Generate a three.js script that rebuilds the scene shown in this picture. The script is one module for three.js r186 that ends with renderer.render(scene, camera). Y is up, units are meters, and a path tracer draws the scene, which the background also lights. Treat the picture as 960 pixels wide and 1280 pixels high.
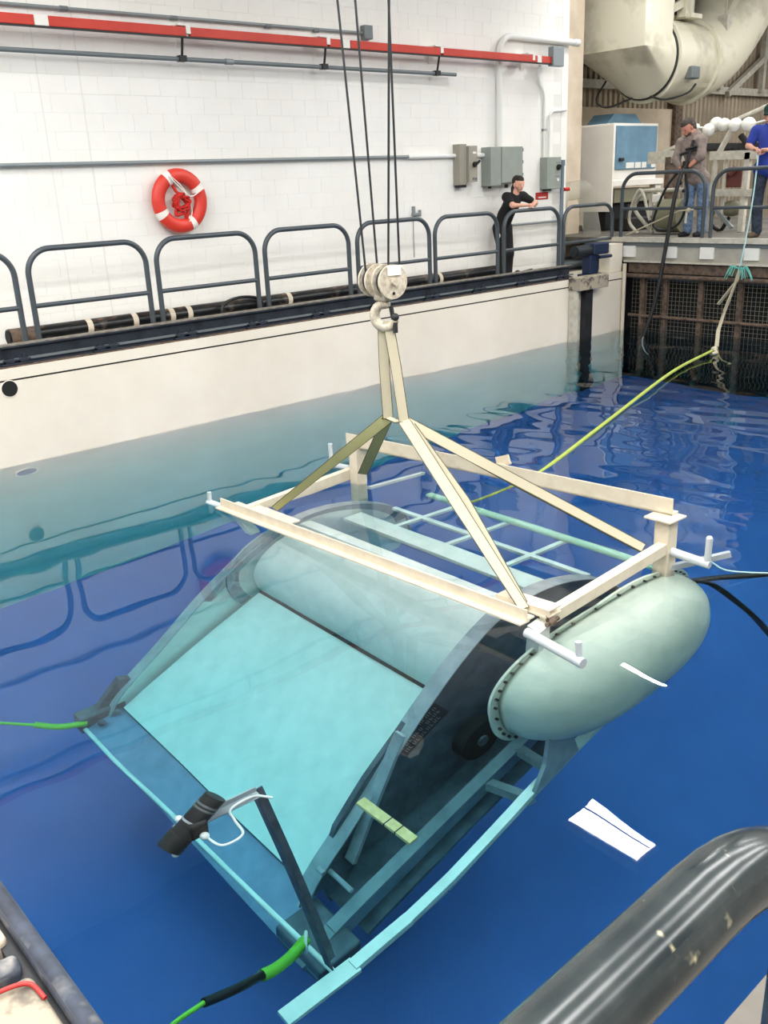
import * as THREE from 'three';
import { RectAreaLightUniformsLib } from 'three/addons/lights/RectAreaLightUniformsLib.js';
import { RoundedBoxGeometry } from 'three/addons/geometries/RoundedBoxGeometry.js';
import { MarchingCubes } from 'three/addons/objects/MarchingCubes.js';
import { mergeGeometries } from 'three/addons/utils/BufferGeometryUtils.js';

// ---------------------------------------------------------------- camera, exposure, lamps
RectAreaLightUniformsLib.init();
const scene = new THREE.Scene();
scene.background = new THREE.Color(0x0a0b0c);
const camera = new THREE.PerspectiveCamera(58.28, 0.75, 0.05, 120);
const D2R = Math.PI / 180;
camera.position.set(0, 2.75, 0);
camera.rotation.set(-19.632 * D2R, -40.907 * D2R, 0, 'YXZ');
camera.rotateZ(-2.6146 * D2R);
const renderer = new THREE.WebGLRenderer({ antialias: true });
renderer.toneMapping = THREE.LinearToneMapping;
renderer.toneMappingExposure = 1.27;
renderer.shadowMap.enabled = true;
const LAMP = new THREE.Color(1.0, 0.985, 0.955);
const HIGH_BAY = 36, FILL_LAMP = 10;                 // radiance of the high bay lamps and of the added fill lamps
const WATER_TINT = new THREE.Color(0.785, 0.961, 0.986);   // what a metre of water lets through

// ---------------------------------------------------------------- helpers
const V = (x, y, z) => new THREE.Vector3(x, y, z);
const A3 = (a) => (a.isVector3 ? a.clone() : V(...a));
let seed = 7;
const rnd = () => { seed = (seed + 0x6d2b79f5) | 0; let t = Math.imul(seed ^ (seed >>> 15), 1 | seed); t = (t + Math.imul(t ^ (t >>> 7), 61 | t)) ^ t; return ((t ^ (t >>> 14)) >>> 0) / 4294967296; };
const counts = new Map();
const numbered = (n) => { const c = counts.get(n) ?? 0; counts.set(n, c + 1); return c ? n + '_' + String(c).padStart(3, '0') : n; };
const shade = (o) => { o.castShadow = o.receiveShadow = true; return o; };
function prep(g) {
  let q = g.index ? g.toNonIndexed() : g;
  for (const k of Object.keys(q.attributes)) if (!['position', 'normal', 'uv'].includes(k)) q.deleteAttribute(k);
  if (!q.attributes.normal) q.computeVertexNormals();
  if (!q.attributes.uv) q.setAttribute('uv', new THREE.BufferAttribute(new Float32Array(q.attributes.position.count * 2), 2));
  q.morphAttributes = {}; q.clearGroups();
  return q;
}
function planarUV(g) {                       // uv in metres, laid on each face along its main axis
  const p = g.attributes.position, n = g.attributes.normal, u = new Float32Array(p.count * 2);
  for (let i = 0; i < p.count; i++) {
    const ax = Math.abs(n.getX(i)), ay = Math.abs(n.getY(i)), az = Math.abs(n.getZ(i));
    const x = p.getX(i), y = p.getY(i), z = p.getZ(i);
    if (ay >= ax && ay >= az) { u[2 * i] = x; u[2 * i + 1] = z; } else if (ax >= az) { u[2 * i] = z; u[2 * i + 1] = y; } else { u[2 * i] = x; u[2 * i + 1] = y; }
  }
  g.setAttribute('uv', new THREE.BufferAttribute(u, 2));
  return g;
}
const join = (gs) => planarUV(gs.length === 1 ? prep(gs[0]) : mergeGeometries(gs.map(prep)));
function mesh(name, gs, mat, parent) {
  const o = shade(new THREE.Mesh(join([].concat(gs)), mat)); o.name = parent === scene ? numbered(name) : name;
  parent.add(o); return o;
}
function tag(o, label, category, group) { o.userData.label = label; o.userData.category = category; if (group) o.userData.group = group; return o; }
function thing(name, label, category, at = [0, 0, 0], group) {
  const o = new THREE.Group(); o.name = numbered(name); o.position.set(...at); scene.add(o);
  return tag(o, label, category, group);
}
const one = (name, label, category, gs, mat, group) => tag(mesh(name, gs, mat, scene), label, category, group);
function part(name, gs, mat, parent, label) {          // a part given in world places
  parent.updateWorldMatrix(true, false);
  const g = join([].concat(gs)).applyMatrix4(parent.matrixWorld.clone().invert());
  const o = shade(new THREE.Mesh(g, mat)); o.name = name; if (label) o.userData.label = label; parent.add(o); return o;
}
function struct(name, gs, mat, parent = scene) { const o = mesh(name, gs, mat, parent); if (parent === scene) o.userData.kind = 'structure'; return o; }
const box = (x0, x1, y0, y1, z0, z1) => new THREE.BoxGeometry(Math.abs(x1 - x0), Math.abs(y1 - y0), Math.abs(z1 - z0)).translate((x0 + x1) / 2, (y0 + y1) / 2, (z0 + z1) / 2);
const rbox = (x0, x1, y0, y1, z0, z1, r = 0.01) => new RoundedBoxGeometry(Math.abs(x1 - x0), Math.abs(y1 - y0), Math.abs(z1 - z0), 2, r).translate((x0 + x1) / 2, (y0 + y1) / 2, (z0 + z1) / 2);
function along(g, a, b, roll = 0) {            // geometry built along +Z from 0 to 1 length, y up
  a = A3(a); b = A3(b);
  const f = b.clone().sub(a).normalize(), up = Math.abs(f.y) > 0.95 ? V(1, 0, 0) : V(0, 1, 0);
  const r = V(0, 0, 0).crossVectors(up, f).normalize(), u = V(0, 0, 0).crossVectors(f, r);
  if (roll) { r.applyAxisAngle(f, roll); u.applyAxisAngle(f, roll); }
  return g.applyMatrix4(new THREE.Matrix4().makeBasis(r, u, f)).translate(a.x, a.y, a.z);
}
const len = (a, b) => A3(a).distanceTo(A3(b));
function bar(a, b, w, h, roll = 0, r = 0) { const L = len(a, b); return along((r ? new RoundedBoxGeometry(w, h, L, 2, r) : new THREE.BoxGeometry(w, h, L)).translate(0, 0, L / 2), a, b, roll); }
function section(pts, a, b, roll = 0) {        // open or closed steel section swept straight from a to b
  const s = new THREE.Shape(pts.map((p) => new THREE.Vector2(...p)));
  return along(new THREE.ExtrudeGeometry(s, { depth: len(a, b), bevelEnabled: false }), a, b, roll);
}
const angleIron = (s, t, f = 1) => [[0, 0], [f * s, 0], [f * s, t], [f * t, t], [f * t, s], [0, s]].map((p) => p);
const channel = (w, h, t) => [[0, 0], [w, 0], [w, t], [t, t], [t, h - t], [w, h - t], [w, h], [0, h]];
const rod = (a, b, r, n = 14, r2 = r) => { const L = len(a, b); return along(new THREE.CylinderGeometry(r2, r, L, n).rotateX(Math.PI / 2).translate(0, 0, L / 2), a, b); };
function tube(pts, r, n = 10, seg = 0, tension = 0.5) {
  const c = new THREE.CatmullRomCurve3(pts.map(A3), false, 'catmullrom', tension);
  return new THREE.TubeGeometry(c, seg || pts.length * 8, r, n);
}
function bentTube(pts, R, r, n = 14) {         // straight runs joined by round bends of radius R
  const P = pts.map(A3), path = new THREE.CurvePath();
  let from = P[0];
  for (let i = 1; i < P.length - 1; i++) {
    const d0 = P[i].clone().sub(P[i - 1]).normalize(), d1 = P[i + 1].clone().sub(P[i]).normalize();
    const ang = Math.acos(THREE.MathUtils.clamp(d0.dot(d1), -1, 1)), cut = R * Math.tan(ang / 2);
    const a = P[i].clone().addScaledVector(d0, -cut), b = P[i].clone().addScaledVector(d1, cut);
    path.add(new THREE.LineCurve3(from, a));
    const k = (4 / 3) * Math.tan(ang / 4) * R;
    path.add(new THREE.CubicBezierCurve3(a, a.clone().addScaledVector(d0, k), b.clone().addScaledVector(d1, -k), b));
    from = b;
  }
  path.add(new THREE.LineCurve3(from, P[P.length - 1]));
  const gs = [];
  path.curves.forEach((c) => gs.push(new THREE.TubeGeometry(c, c.isLineCurve3 ? 1 : 12, r, n)));
  for (const end of [P[0], P[P.length - 1]]) gs.push(new THREE.SphereGeometry(r * 0.99, n, 8).translate(end.x, end.y, end.z));
  return gs;
}
function ribbon(pts, w, t, rolls = []) {       // flat webbing: one continuous band that may twist from point to point
  const P = pts.map(A3), ws = [].concat(w), C = new THREE.CatmullRomCurve3(P, false, 'catmullrom', 0.05), N = (P.length - 1) * 10, secs = [];
  for (let i = 0; i <= N; i++) {
    const k = i / N, j = Math.min(P.length - 2, Math.floor(k * (P.length - 1))), u = k * (P.length - 1) - j;
    const roll = THREE.MathUtils.lerp(rolls[j] ?? rolls[rolls.length - 1] ?? 0, rolls[j + 1] ?? rolls[rolls.length - 1] ?? 0, u), ww = THREE.MathUtils.lerp(ws[Math.min(j, ws.length - 1)], ws[Math.min(j + 1, ws.length - 1)], u);
    const c = C.getPoint(k), f = P[j + 1].clone().sub(P[j]).normalize(), up = Math.abs(f.y) > 0.97 ? V(0, 0, 1) : V(0, 1, 0);
    const r = V(0, 0, 0).crossVectors(up, f).normalize().applyAxisAngle(f, roll), q = V(0, 0, 0).crossVectors(f, r);
    secs.push([[-1, -1], [1, -1], [1, 1], [-1, 1]].map(([a, b]) => c.clone().addScaledVector(r, a * ww / 2).addScaledVector(q, b * t / 2)));
  }
  const pos = [], quad = (a, b, d, e) => pos.push(...a.toArray(), ...b.toArray(), ...d.toArray(), ...a.toArray(), ...d.toArray(), ...e.toArray());
  for (let i = 0; i < N; i++) for (let e = 0; e < 4; e++) quad(secs[i][e], secs[i][(e + 1) % 4], secs[i + 1][(e + 1) % 4], secs[i + 1][e]);
  quad(secs[0][3], secs[0][2], secs[0][1], secs[0][0]); quad(...secs[N]);
  const g = new THREE.BufferGeometry(); g.setAttribute('position', new THREE.Float32BufferAttribute(pos, 3)); g.computeVertexNormals(); return [g];
}
const ball = (x, y, z, r, sx = 1, sy = 1, sz = 1, n = 18) => new THREE.SphereGeometry(r, n, Math.round(n * 0.7)).scale(sx, sy, sz).translate(x, y, z);
const lerp3 = (a, b, t) => A3(a).lerp(A3(b), t);

// ---------------------------------------------------------------- textures (tileable value noise)
function noiseField(n, cells, s) {
  const g = new Float32Array(cells * cells); let q = s;
  for (let i = 0; i < g.length; i++) { q = (Math.imul(q, 1664525) + 1013904223) | 0; g[i] = ((q >>> 8) & 0xffff) / 65535; }
  const o = new Float32Array(n * n), sm = (t) => t * t * (3 - 2 * t);
  for (let y = 0; y < n; y++) for (let x = 0; x < n; x++) {
    const fx = (x / n) * cells, fy = (y / n) * cells, ix = Math.floor(fx), iy = Math.floor(fy), tx = sm(fx - ix), ty = sm(fy - iy);
    const at = (a, b) => g[(b % cells) * cells + (a % cells)];
    o[y * n + x] = (at(ix, iy) * (1 - tx) + at(ix + 1, iy) * tx) * (1 - ty) + (at(ix, iy + 1) * (1 - tx) + at(ix + 1, iy + 1) * tx) * ty;
  }
  return o;
}
function fbm(n, base, oct, s) {
  const o = new Float32Array(n * n); let a = 0.5, tot = 0;
  for (let k = 0; k < oct; k++) { const f = noiseField(n, base << k, s + k * 97); for (let i = 0; i < o.length; i++) o[i] += f[i] * a; tot += a; a *= 0.55; }
  for (let i = 0; i < o.length; i++) o[i] /= tot;
  return o;
}
function colorTex(n, metres, fn) {
  const d = new Uint8Array(n * n * 4);
  for (let i = 0; i < n * n; i++) { const c = fn(i, i % n, Math.floor(i / n)); d[4 * i] = c[0]; d[4 * i + 1] = c[1]; d[4 * i + 2] = c[2]; d[4 * i + 3] = 255; }
  const t = new THREE.DataTexture(d, n, n); t.colorSpace = THREE.SRGBColorSpace; t.wrapS = t.wrapT = THREE.RepeatWrapping; t.magFilter = THREE.LinearFilter;
  t.repeat.set(1 / metres, 1 / metres); t.needsUpdate = true; return t;
}
const F1 = fbm(256, 4, 5, 11), F2 = fbm(256, 8, 5, 53), F3 = fbm(256, 16, 4, 91);
const mixc = (a, b, t) => a.map((v, i) => Math.round(v + (b[i] - v) * Math.min(1, Math.max(0, t))));
const mottle = (a, b, metres, k = 1.6, F = F1) => colorTex(256, metres, (i) => mixc(a, b, 0.5 + (F[i] - 0.5) * k));
const std = (color, roughness = 0.6, metalness = 0, extra = {}) => new THREE.MeshStandardMaterial({ color, roughness, metalness, ...extra });
const mapped = (map, roughness = 0.7, metalness = 0, extra = {}) => new THREE.MeshStandardMaterial({ map, roughness, metalness, ...extra });

const M = {
  wallPaint: mapped(mottle([244, 243, 239], [236, 235, 230], 3.1), 0.75),
  joint: std(0xe2e1dc, 0.9),
  tank: mapped(mottle([238, 231, 216], [227, 219, 202], 2.7, 1.8), 0.6),
  tankFloor: mapped(mottle([136, 117, 184], [124, 106, 172], 3.3, 1.6), 0.8),
  deckConcrete: mapped(mottle([128, 124, 116], [98, 94, 88], 1.7, 2), 0.85),
  ceiling: std(0x8e9092, 0.9),
  hall: std(0xb0aca4, 0.9),
  beige: mapped(mottle([226, 212, 192], [198, 182, 160], 2.3, 2.2), 0.8),
  corrugated: mapped(mottle([196, 182, 160], [150, 138, 120], 2.9, 2.4), 0.65, 0.1),
  darkSteel: mapped(mottle([58, 60, 62], [36, 38, 42], 1.1, 2), 0.55, 0.2),
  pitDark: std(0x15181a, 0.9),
  rail: std(0x474f55, 0.4, 0.15),
  track: mapped(mottle([46, 54, 66], [32, 38, 48], 0.8, 2, F2), 0.5, 0.3),
  trackTop: mapped(mottle([150, 144, 132], [110, 104, 96], 0.6, 2, F2), 0.6, 0.2),
  red: mapped(mottle([206, 62, 44], [190, 52, 38], 0.9), 0.5),
  galv: std(0x8b9396, 0.45, 0.35),
  greyPipe: std(0x6f777a, 0.5, 0.2),
  whitePipe: std(0xe6e7e4, 0.55),
  boxGrey: mapped(mottle([150, 158, 150], [140, 148, 141], 0.7), 0.55),
  boxTan: mapped(mottle([158, 154, 140], [147, 143, 130], 0.7), 0.55),
  black: std(0x121315, 0.5),
  rubber: std(0x1b1c1e, 0.8),
  white: std(0xe9e8e2, 0.55),
  buoyRed: std(0xd63a2c, 0.42),
  buoyWhite: std(0xeee9e2, 0.6),
  ropeRed: std(0xc8261d, 0.8),
  signRed: std(0xb8302c, 0.5),
  blackPipe: mapped(colorTex(256, 0.9, (i) => mixc(mixc([24, 26, 29], [70, 66, 62], (F2[i] - 0.5) * 5), [150, 104, 72], (F1[i] - 0.66) * 9)), 0.32, 0.2),
  cream: mapped(mottle([222, 211, 190], [206, 195, 174], 0.7, 1.6, F2), 0.5),
  pale: mapped(mottle([232, 235, 229], [218, 223, 217], 0.9, 1.6, F2), 0.45),
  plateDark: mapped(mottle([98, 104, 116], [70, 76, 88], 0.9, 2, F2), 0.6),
  steelUnder: mapped(mottle([172, 180, 186], [146, 156, 164], 0.8, 2, F2), 0.5, 0.1),
  outrigger: std(0xc2c9cc, 0.45, 0.1),
  beamGrey: mapped(mottle([128, 140, 148], [110, 122, 132], 0.8, 2, F2), 0.5),
  lipGrey: mapped(mottle([124, 142, 172], [110, 128, 158], 0.8, 2, F2), 0.5),
  mint: mapped(mottle([206, 220, 206], [192, 208, 196], 0.9, 1.6, F2), 0.4),
  seal: std(0x3a2a2c, 0.7),
  webbing: mapped(colorTex(64, 0.05, (i, x, y) => mixc([200, 192, 168], [174, 166, 142], ((x >> 2) + (y >> 2)) % 2 ? 0.7 : 0.1)), 0.9),
  binding: std(0x4c4a36, 0.9), fender: std(0x2a1d20, 0.7),
  webbingOlive: mapped(colorTex(64, 0.05, (i, x, y) => mixc([176, 174, 126], [146, 144, 98], ((x >> 2) + (y >> 2)) % 2 ? 0.8 : 0.1)), 0.9),
  hookPaint: mapped(mottle([214, 204, 186], [176, 166, 148], 0.22, 2.4, F2), 0.5, 0.1),
  wire: std(0x2b2e31, 0.5, 0.4),
  greenRope: mapped(colorTex(64, 0.06, (i, x, y) => mixc([186, 198, 92], [120, 142, 60], ((x + y) >> 3) % 2 ? 0.9 : 0)), 0.85),
  brightGreen: std(0x6fbf3a, 0.8),
  boardYellow: mapped(mottle([226, 206, 150], [206, 184, 126], 0.3, 2, F2), 0.6),
  mesh: std(0x8f8a7c, 0.6, 0.3),
  rust: mapped(mottle([120, 100, 84], [80, 68, 60], 0.5, 2.6, F2), 0.75, 0.1),
  creamDuct: mapped(colorTex(256, 2.2, (i) => mixc([226, 222, 202], [176, 171, 150], (F1[i] - 0.55) * 3)), 0.5),
  cabinetWhite: mapped(mottle([246, 243, 235], [238, 234, 225], 1.2), 0.5),
  cabinetBlue: mapped(mottle([112, 150, 172], [98, 134, 158], 0.9, 2), 0.45),
  gantry: mapped(mottle([206, 202, 188], [180, 176, 162], 0.6, 2, F2), 0.55),
  floatBall: std(0xeeede6, 0.4),
  olive: std(0x7d7c66, 0.6),
  skin: std(0xd9a48c, 0.6), skinRuddy: std(0xc88a74, 0.6),
  clothBlack: std(0x131416, 0.9), clothGrey: mapped(mottle([150, 136, 128], [124, 112, 106], 0.3, 2, F2), 0.95),
  denim: mapped(mottle([126, 150, 178], [84, 108, 142], 0.3, 2.2, F2), 0.95), denimDark: mapped(mottle([58, 68, 84], [36, 44, 58], 0.3, 2.2, F2), 0.95),
  clothBlue: std(0x2b3f9a, 0.9), hairDark: std(0x2a211d, 0.8), hairGrey: std(0x4a423d, 0.85), cap: std(0x1d3c36, 0.9), shoe: std(0x1a1a1c, 0.7), shoeBrown: std(0x5a4a3a, 0.7),
  cordBlue: std(0xa9cfd0, 0.8), hose: std(0x17191b, 0.5), motorBlue: std(0x1c2c4c, 0.45, 0.2),
  clutterTan: mapped(colorTex(256, 0.6, (i) => mixc([164, 154, 136], [84, 78, 72], (F2[i] - 0.5) * 4)), 0.8),
  edgeBlue: mapped(colorTex(256, 0.9, (i) => mixc(mixc([62, 70, 86], [38, 44, 56], F3[i] * 2 - 0.5), [150, 146, 140], (F2[i] * 0.6 + F3[i] * 0.4 - 0.52) * 5)), 0.7),
  lens: std(0x0a0b0d, 0.15), plasticWhite: std(0xe8ebea, 0.5),
  nearRail: mapped(colorTex(256, 0.35, (i) => mixc(mixc([58, 64, 65], [38, 45, 48], (F2[i] - 0.5) * 2 + 0.5), [186, 176, 140], (F3[i] * 0.8 + F1[i] * 0.2 - 0.74) * 12)), 0.2, 0.15),
};
const clear = new THREE.MeshPhysicalMaterial({ color: 0xf0f0ea, roughness: 0.22, transmission: 0.85, thickness: 0, ior: 1.3 });

// ---------------------------------------------------------------- the hall: floor, walls, ceiling
const WZ = -11.1, TZ = -10.04, EX = 14.79, NZ = -0.7, WX = 14.38;
{
  const w = struct('wall_left', box(-6, WX, 0.6, 7.3, -14.2, WZ - 0.004), M.joint);
  w.userData.label = 'white painted block wall with red rail and pipes'; 
  const rows = [], bh = 0.203, bw = 0.406, variants = [];
  for (let k = 0; k < 3; k++) variants.push(prep(new RoundedBoxGeometry(bw - 0.0016, bh - 0.0016, 0.03, 1, 0.0014)));
  const all = [];
  for (let r = 0; r < 30; r++) for (let c = -2; c < 34; c++) {
    const x = 1.6 + c * bw + (r % 2 ? bw / 2 : 0), y = 1.05 + (r + 0.5) * bh;
    if (x + bw / 2 > WX - 0.002 || y > 7.2) continue;
    if (Math.abs(x - 4.78) < bw / 2 + 0.006 && false) continue;
    all.push([x, y, (x * x) / 100 + (y - 2.8) ** 2]);
  }
  // control joints: two grooves down the wall
  const seen = all.filter(([x, y]) => x > 3.6 && y < 5.6);
  seen.sort((a, b) => a[0] * a[0] - b[0] * b[0] || a[1] - b[1]);
  const near = new Set(seen.slice(0, 300)), rest = [];
  const put = (x, y) => planarUV(variants[0].clone().translate(x, y, WZ - 0.015 + (rnd() - 0.5) * 0.0006));
  for (const b of all) {
    if (near.has(b)) mesh('block', put(b[0], b[1]), M.wallPaint, w); else rest.push(put(b[0], b[1]));
  }
  const edge = [];
  for (let r = 0; r < 30; r++) { const x = r % 2 ? WX - (WX - 1.6) % bw + 0 : 0; }
  edge.push(box(14.2, WX, 1.05, 7.2, WZ - 0.03, WZ + 0.0005));
  const s = mesh('block_courses', rest.concat(edge), M.wallPaint, w); s.userData.kind = 'stuff';
  for (const x of [4.74, 5.24]) mesh('control_joint', box(x - 0.006, x + 0.006, 1.05, 7.2, WZ, WZ + 0.002), M.joint, w);
}
struct('wall_back', box(WX, 31, -0.5, 7.3, -14.3, -14.1), M.hall);
{
  const w = struct('wall_right', [box(31, 31.2, -0.5, 7.3, -14.3, 8)], M.hall);
  struct('wall_front', box(-6.2, 31.2, -0.5, 7.3, 8, 8.2), M.hall);
  struct('wall_rear', box(-6.2, -6, -0.5, 7.3, -14.3, 8), M.hall);
  struct('ceiling', box(-6.2, 31.2, 7.3, 7.5, -14.3, 8.2), M.ceiling);
}
{ // walls of the tank
  const t = struct('tank_wall_left', [box(-4.6, EX - 0.02, -4.0, 0.92, -10.9, TZ)], M.tank);
  mesh('coping', box(-4.6, EX - 0.02, 0.942, 1.06, -10.9, TZ + 0.004), M.tank, t);
  mesh('coping_gap', box(-4.6, EX - 0.02, 0.918, 0.944, -10.9, TZ - 0.02), M.black, t);
  mesh('drain_hole', [new THREE.CylinderGeometry(0.085, 0.085, 0.012, 28).rotateX(Math.PI / 2).translate(3.44, 0.845, TZ + 0.001)], M.pitDark, t);
  mesh('drain_rim', [new THREE.TorusGeometry(0.09, 0.006, 10, 30).translate(3.44, 0.845, TZ + 0.002)], M.tank, t);
  mesh('port_rim', [new THREE.TorusGeometry(0.13, 0.02, 10, 30).translate(3.46, -0.35, TZ + 0.003)], M.tank, t);
  mesh('port_glass', [new THREE.CylinderGeometry(0.12, 0.12, 0.012, 28).rotateX(Math.PI / 2).translate(3.46, -0.35, TZ + 0.003)], M.lipGrey, t);
  struct('walkway_floor', box(-4.6, 14.75, 0.9, 1.05, WZ - 0.05, -10.3), M.deckConcrete);
  struct('tank_floor', box(-4.6, 14.95, -4.3, -3.95, -10.9, NZ + 0.02), M.tankFloor);
  struct('tank_wall_near', [box(-4.6, 15.3, -4.0, 0.95, NZ, NZ + 0.3)], M.deckConcrete);
  struct('tank_wall_rear', [box(-5, -4.6, -4.0, 1.0, -10.9, NZ + 0.3)], M.tank);
  struct('tank_wall_end', [box(15.3, 15.5, -4.3, 1.3, -10.9, NZ + 0.3), box(14.95, 15.3, -4.3, -3.95, -10.9, NZ + 0.3)], M.pitDark);  // near-black colour stands in for the shade under the platform
  struct('floor', [box(-6, 31, 0.9, 1.0, NZ + 0.3, 8)], M.deckConcrete);
}
{ // back wall: beige masonry below, corrugated sheets above and to the right
  struct('wall_masonry', box(WX, 22.15, 1.2, 4.2, -14.1, -13.8), M.beige);
  const w = struct('wall_corrugated', box(WX, 31, 1.0, 7.3, -14.1, -14.02), M.corrugated);
  const prof = []; const pitch = 0.2;
  for (let i = 0; i < 5; i++) { const x = i * pitch; prof.push([x, 0], [x + 0.05, 0], [x + 0.075, 0.045], [x + 0.155, 0.045], [x + 0.18, 0]); }
  prof.push([1.0, 0], [1.0, -0.01], [0, -0.01]);
  const sheet = (h) => new THREE.ExtrudeGeometry(new THREE.Shape(prof.map((p) => new THREE.Vector2(...p))), { depth: h, bevelEnabled: false }).rotateX(-Math.PI / 2).scale(1, 1, -1);
  for (let x = WX; x < 31; x += 1) {
    const low = x + 1 > 22.3 ? 1.2 : 4.2, g = sheet(7.28 - low).toNonIndexed();
    const p = g.attributes.position;                       // after the mirror the faces are turned back
    for (let i = 0; i < p.count; i += 3) for (const a of ['position', 'normal', 'uv']) { const q = g.attributes[a], n = q.itemSize; for (let c = 0; c < n; c++) { const t = q.array[i * n + c]; q.array[i * n + c] = q.array[(i + 2) * n + c]; q.array[(i + 2) * n + c] = t; } }
    g.computeVertexNormals();
    mesh('sheet', g.translate(x, low, -14.0), M.corrugated, w);
  }
  mesh('girt', [box(17.5, 31, 4.6, 4.78, -13.95, -13.8)], M.gantry, w);
  mesh('girt', [box(WX, 21, 5.05, 5.25, -13.95, -13.8)], M.darkSteel, w);
  mesh('girt', [box(22.3, 31, 3.25, 3.4, -13.95, -13.82)], M.darkSteel, w);
  mesh('column', [box(22.1, 22.4, 1.2, 7.3, -13.95, -13.7)], M.rust, w);
  for (const [a, b] of [[[22.2, 4.6, -13.75], [27.2, 7.2, -13.75]], [[24.6, 4.6, -13.75], [29, 6.9, -13.75]], [[24.2, 4.7, -13.75], [24.2, 7.2, -13.75]], [[26.4, 4.7, -13.75], [26.4, 7.2, -13.75]]]) mesh('brace', bar(a, b, 0.14, 0.14), M.gantry, w);
  struct('pilaster', rbox(15.2, 15.95, 1.2, 7.3, -13.8, -11.95, 0.015), M.beige);
}

// ---------------------------------------------------------------- ceiling lamps, some of them added as fill
function lamp(x, z, w, d, L, label, group, split) {
  const t = thing('ceiling_light', label, 'ceiling light', [x, 7.02, z], group);
  part('housing', [rbox(x - w / 2 - 0.05, x + w / 2 + 0.05, 7.03, 7.16, z - d / 2 - 0.05, z + d / 2 + 0.05, 0.02), rod([x, 7.15, z - d * 0.3], [x, 7.3, z - d * 0.3], 0.012), rod([x, 7.15, z + d * 0.3], [x, 7.3, z + d * 0.3], 0.012)], M.white, t);
  const glow = std(0xffffff, 0.6, 0, { emissive: LAMP, emissiveIntensity: L * 0.5 });
  part('diffuser', box(x - w / 2, x + w / 2, 7.012, 7.03, z - d / 2, z + d / 2), glow, t);
  if (split) part('divider', box(x + w * 0.16, x + w * 0.2, 6.99, 7.012, z - d / 2, z + d / 2), M.galv, t);
  const l = new THREE.RectAreaLight(LAMP, L, w, d); l.name = 'ceiling_light_glow'; l.position.set(x, 7.005, z); l.rotation.x = -Math.PI / 2; scene.add(l);
}
lamp(10.22, -6.72, 0.55, 1.25, HIGH_BAY, 'twin-strip high bay lamp whose bright reflection lies in the blue water', undefined, true);
lamp(2.0, -6.72, 0.55, 1.25, HIGH_BAY, 'high bay lamp hanging over the near left water', undefined, true);
lamp(24.5, -9.5, 0.55, 1.25, HIGH_BAY, 'added high bay lamp over the far end of the hall, beyond the frame', undefined, true);  // unseen lamp added to brighten the background
for (const z of [-2.2, 0.6, 3.4]) for (const x of [-3, 2, 7, 12, 17, 23]) lamp(x, z, 4.2, 0.8, FILL_LAMP, 'long fill lamp added on the ceiling over and behind the viewer', 'fill lamps added over the near side of the hall');  // rows of unseen lamps added as fill for hall and water
for (const z of [-4.9, -8.2]) for (const x of [-3.2, 1.0]) lamp(x, z, 3.6, 0.8, FILL_LAMP, 'long fill lamp added on the ceiling over and behind the viewer', 'fill lamps added over the near side of the hall');  // more unseen lamps, added to brighten the sunk parts of the rig
lamp(20.0, -6.3, 3.6, 0.8, FILL_LAMP * 1.6, 'long fill lamp added over the end platform');  // unseen lamp added to brighten the platform
lamp(27.5, -7.0, 3.6, 0.8, FILL_LAMP * 1.6, 'long fill lamp added over the far end of the hall');  // unseen lamp added as fill for the far background
lamp(15.38, -9.4, 0.16, 1.05, 130, 'single-tube lamp over the platform whose thin reflection crosses the float');

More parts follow.
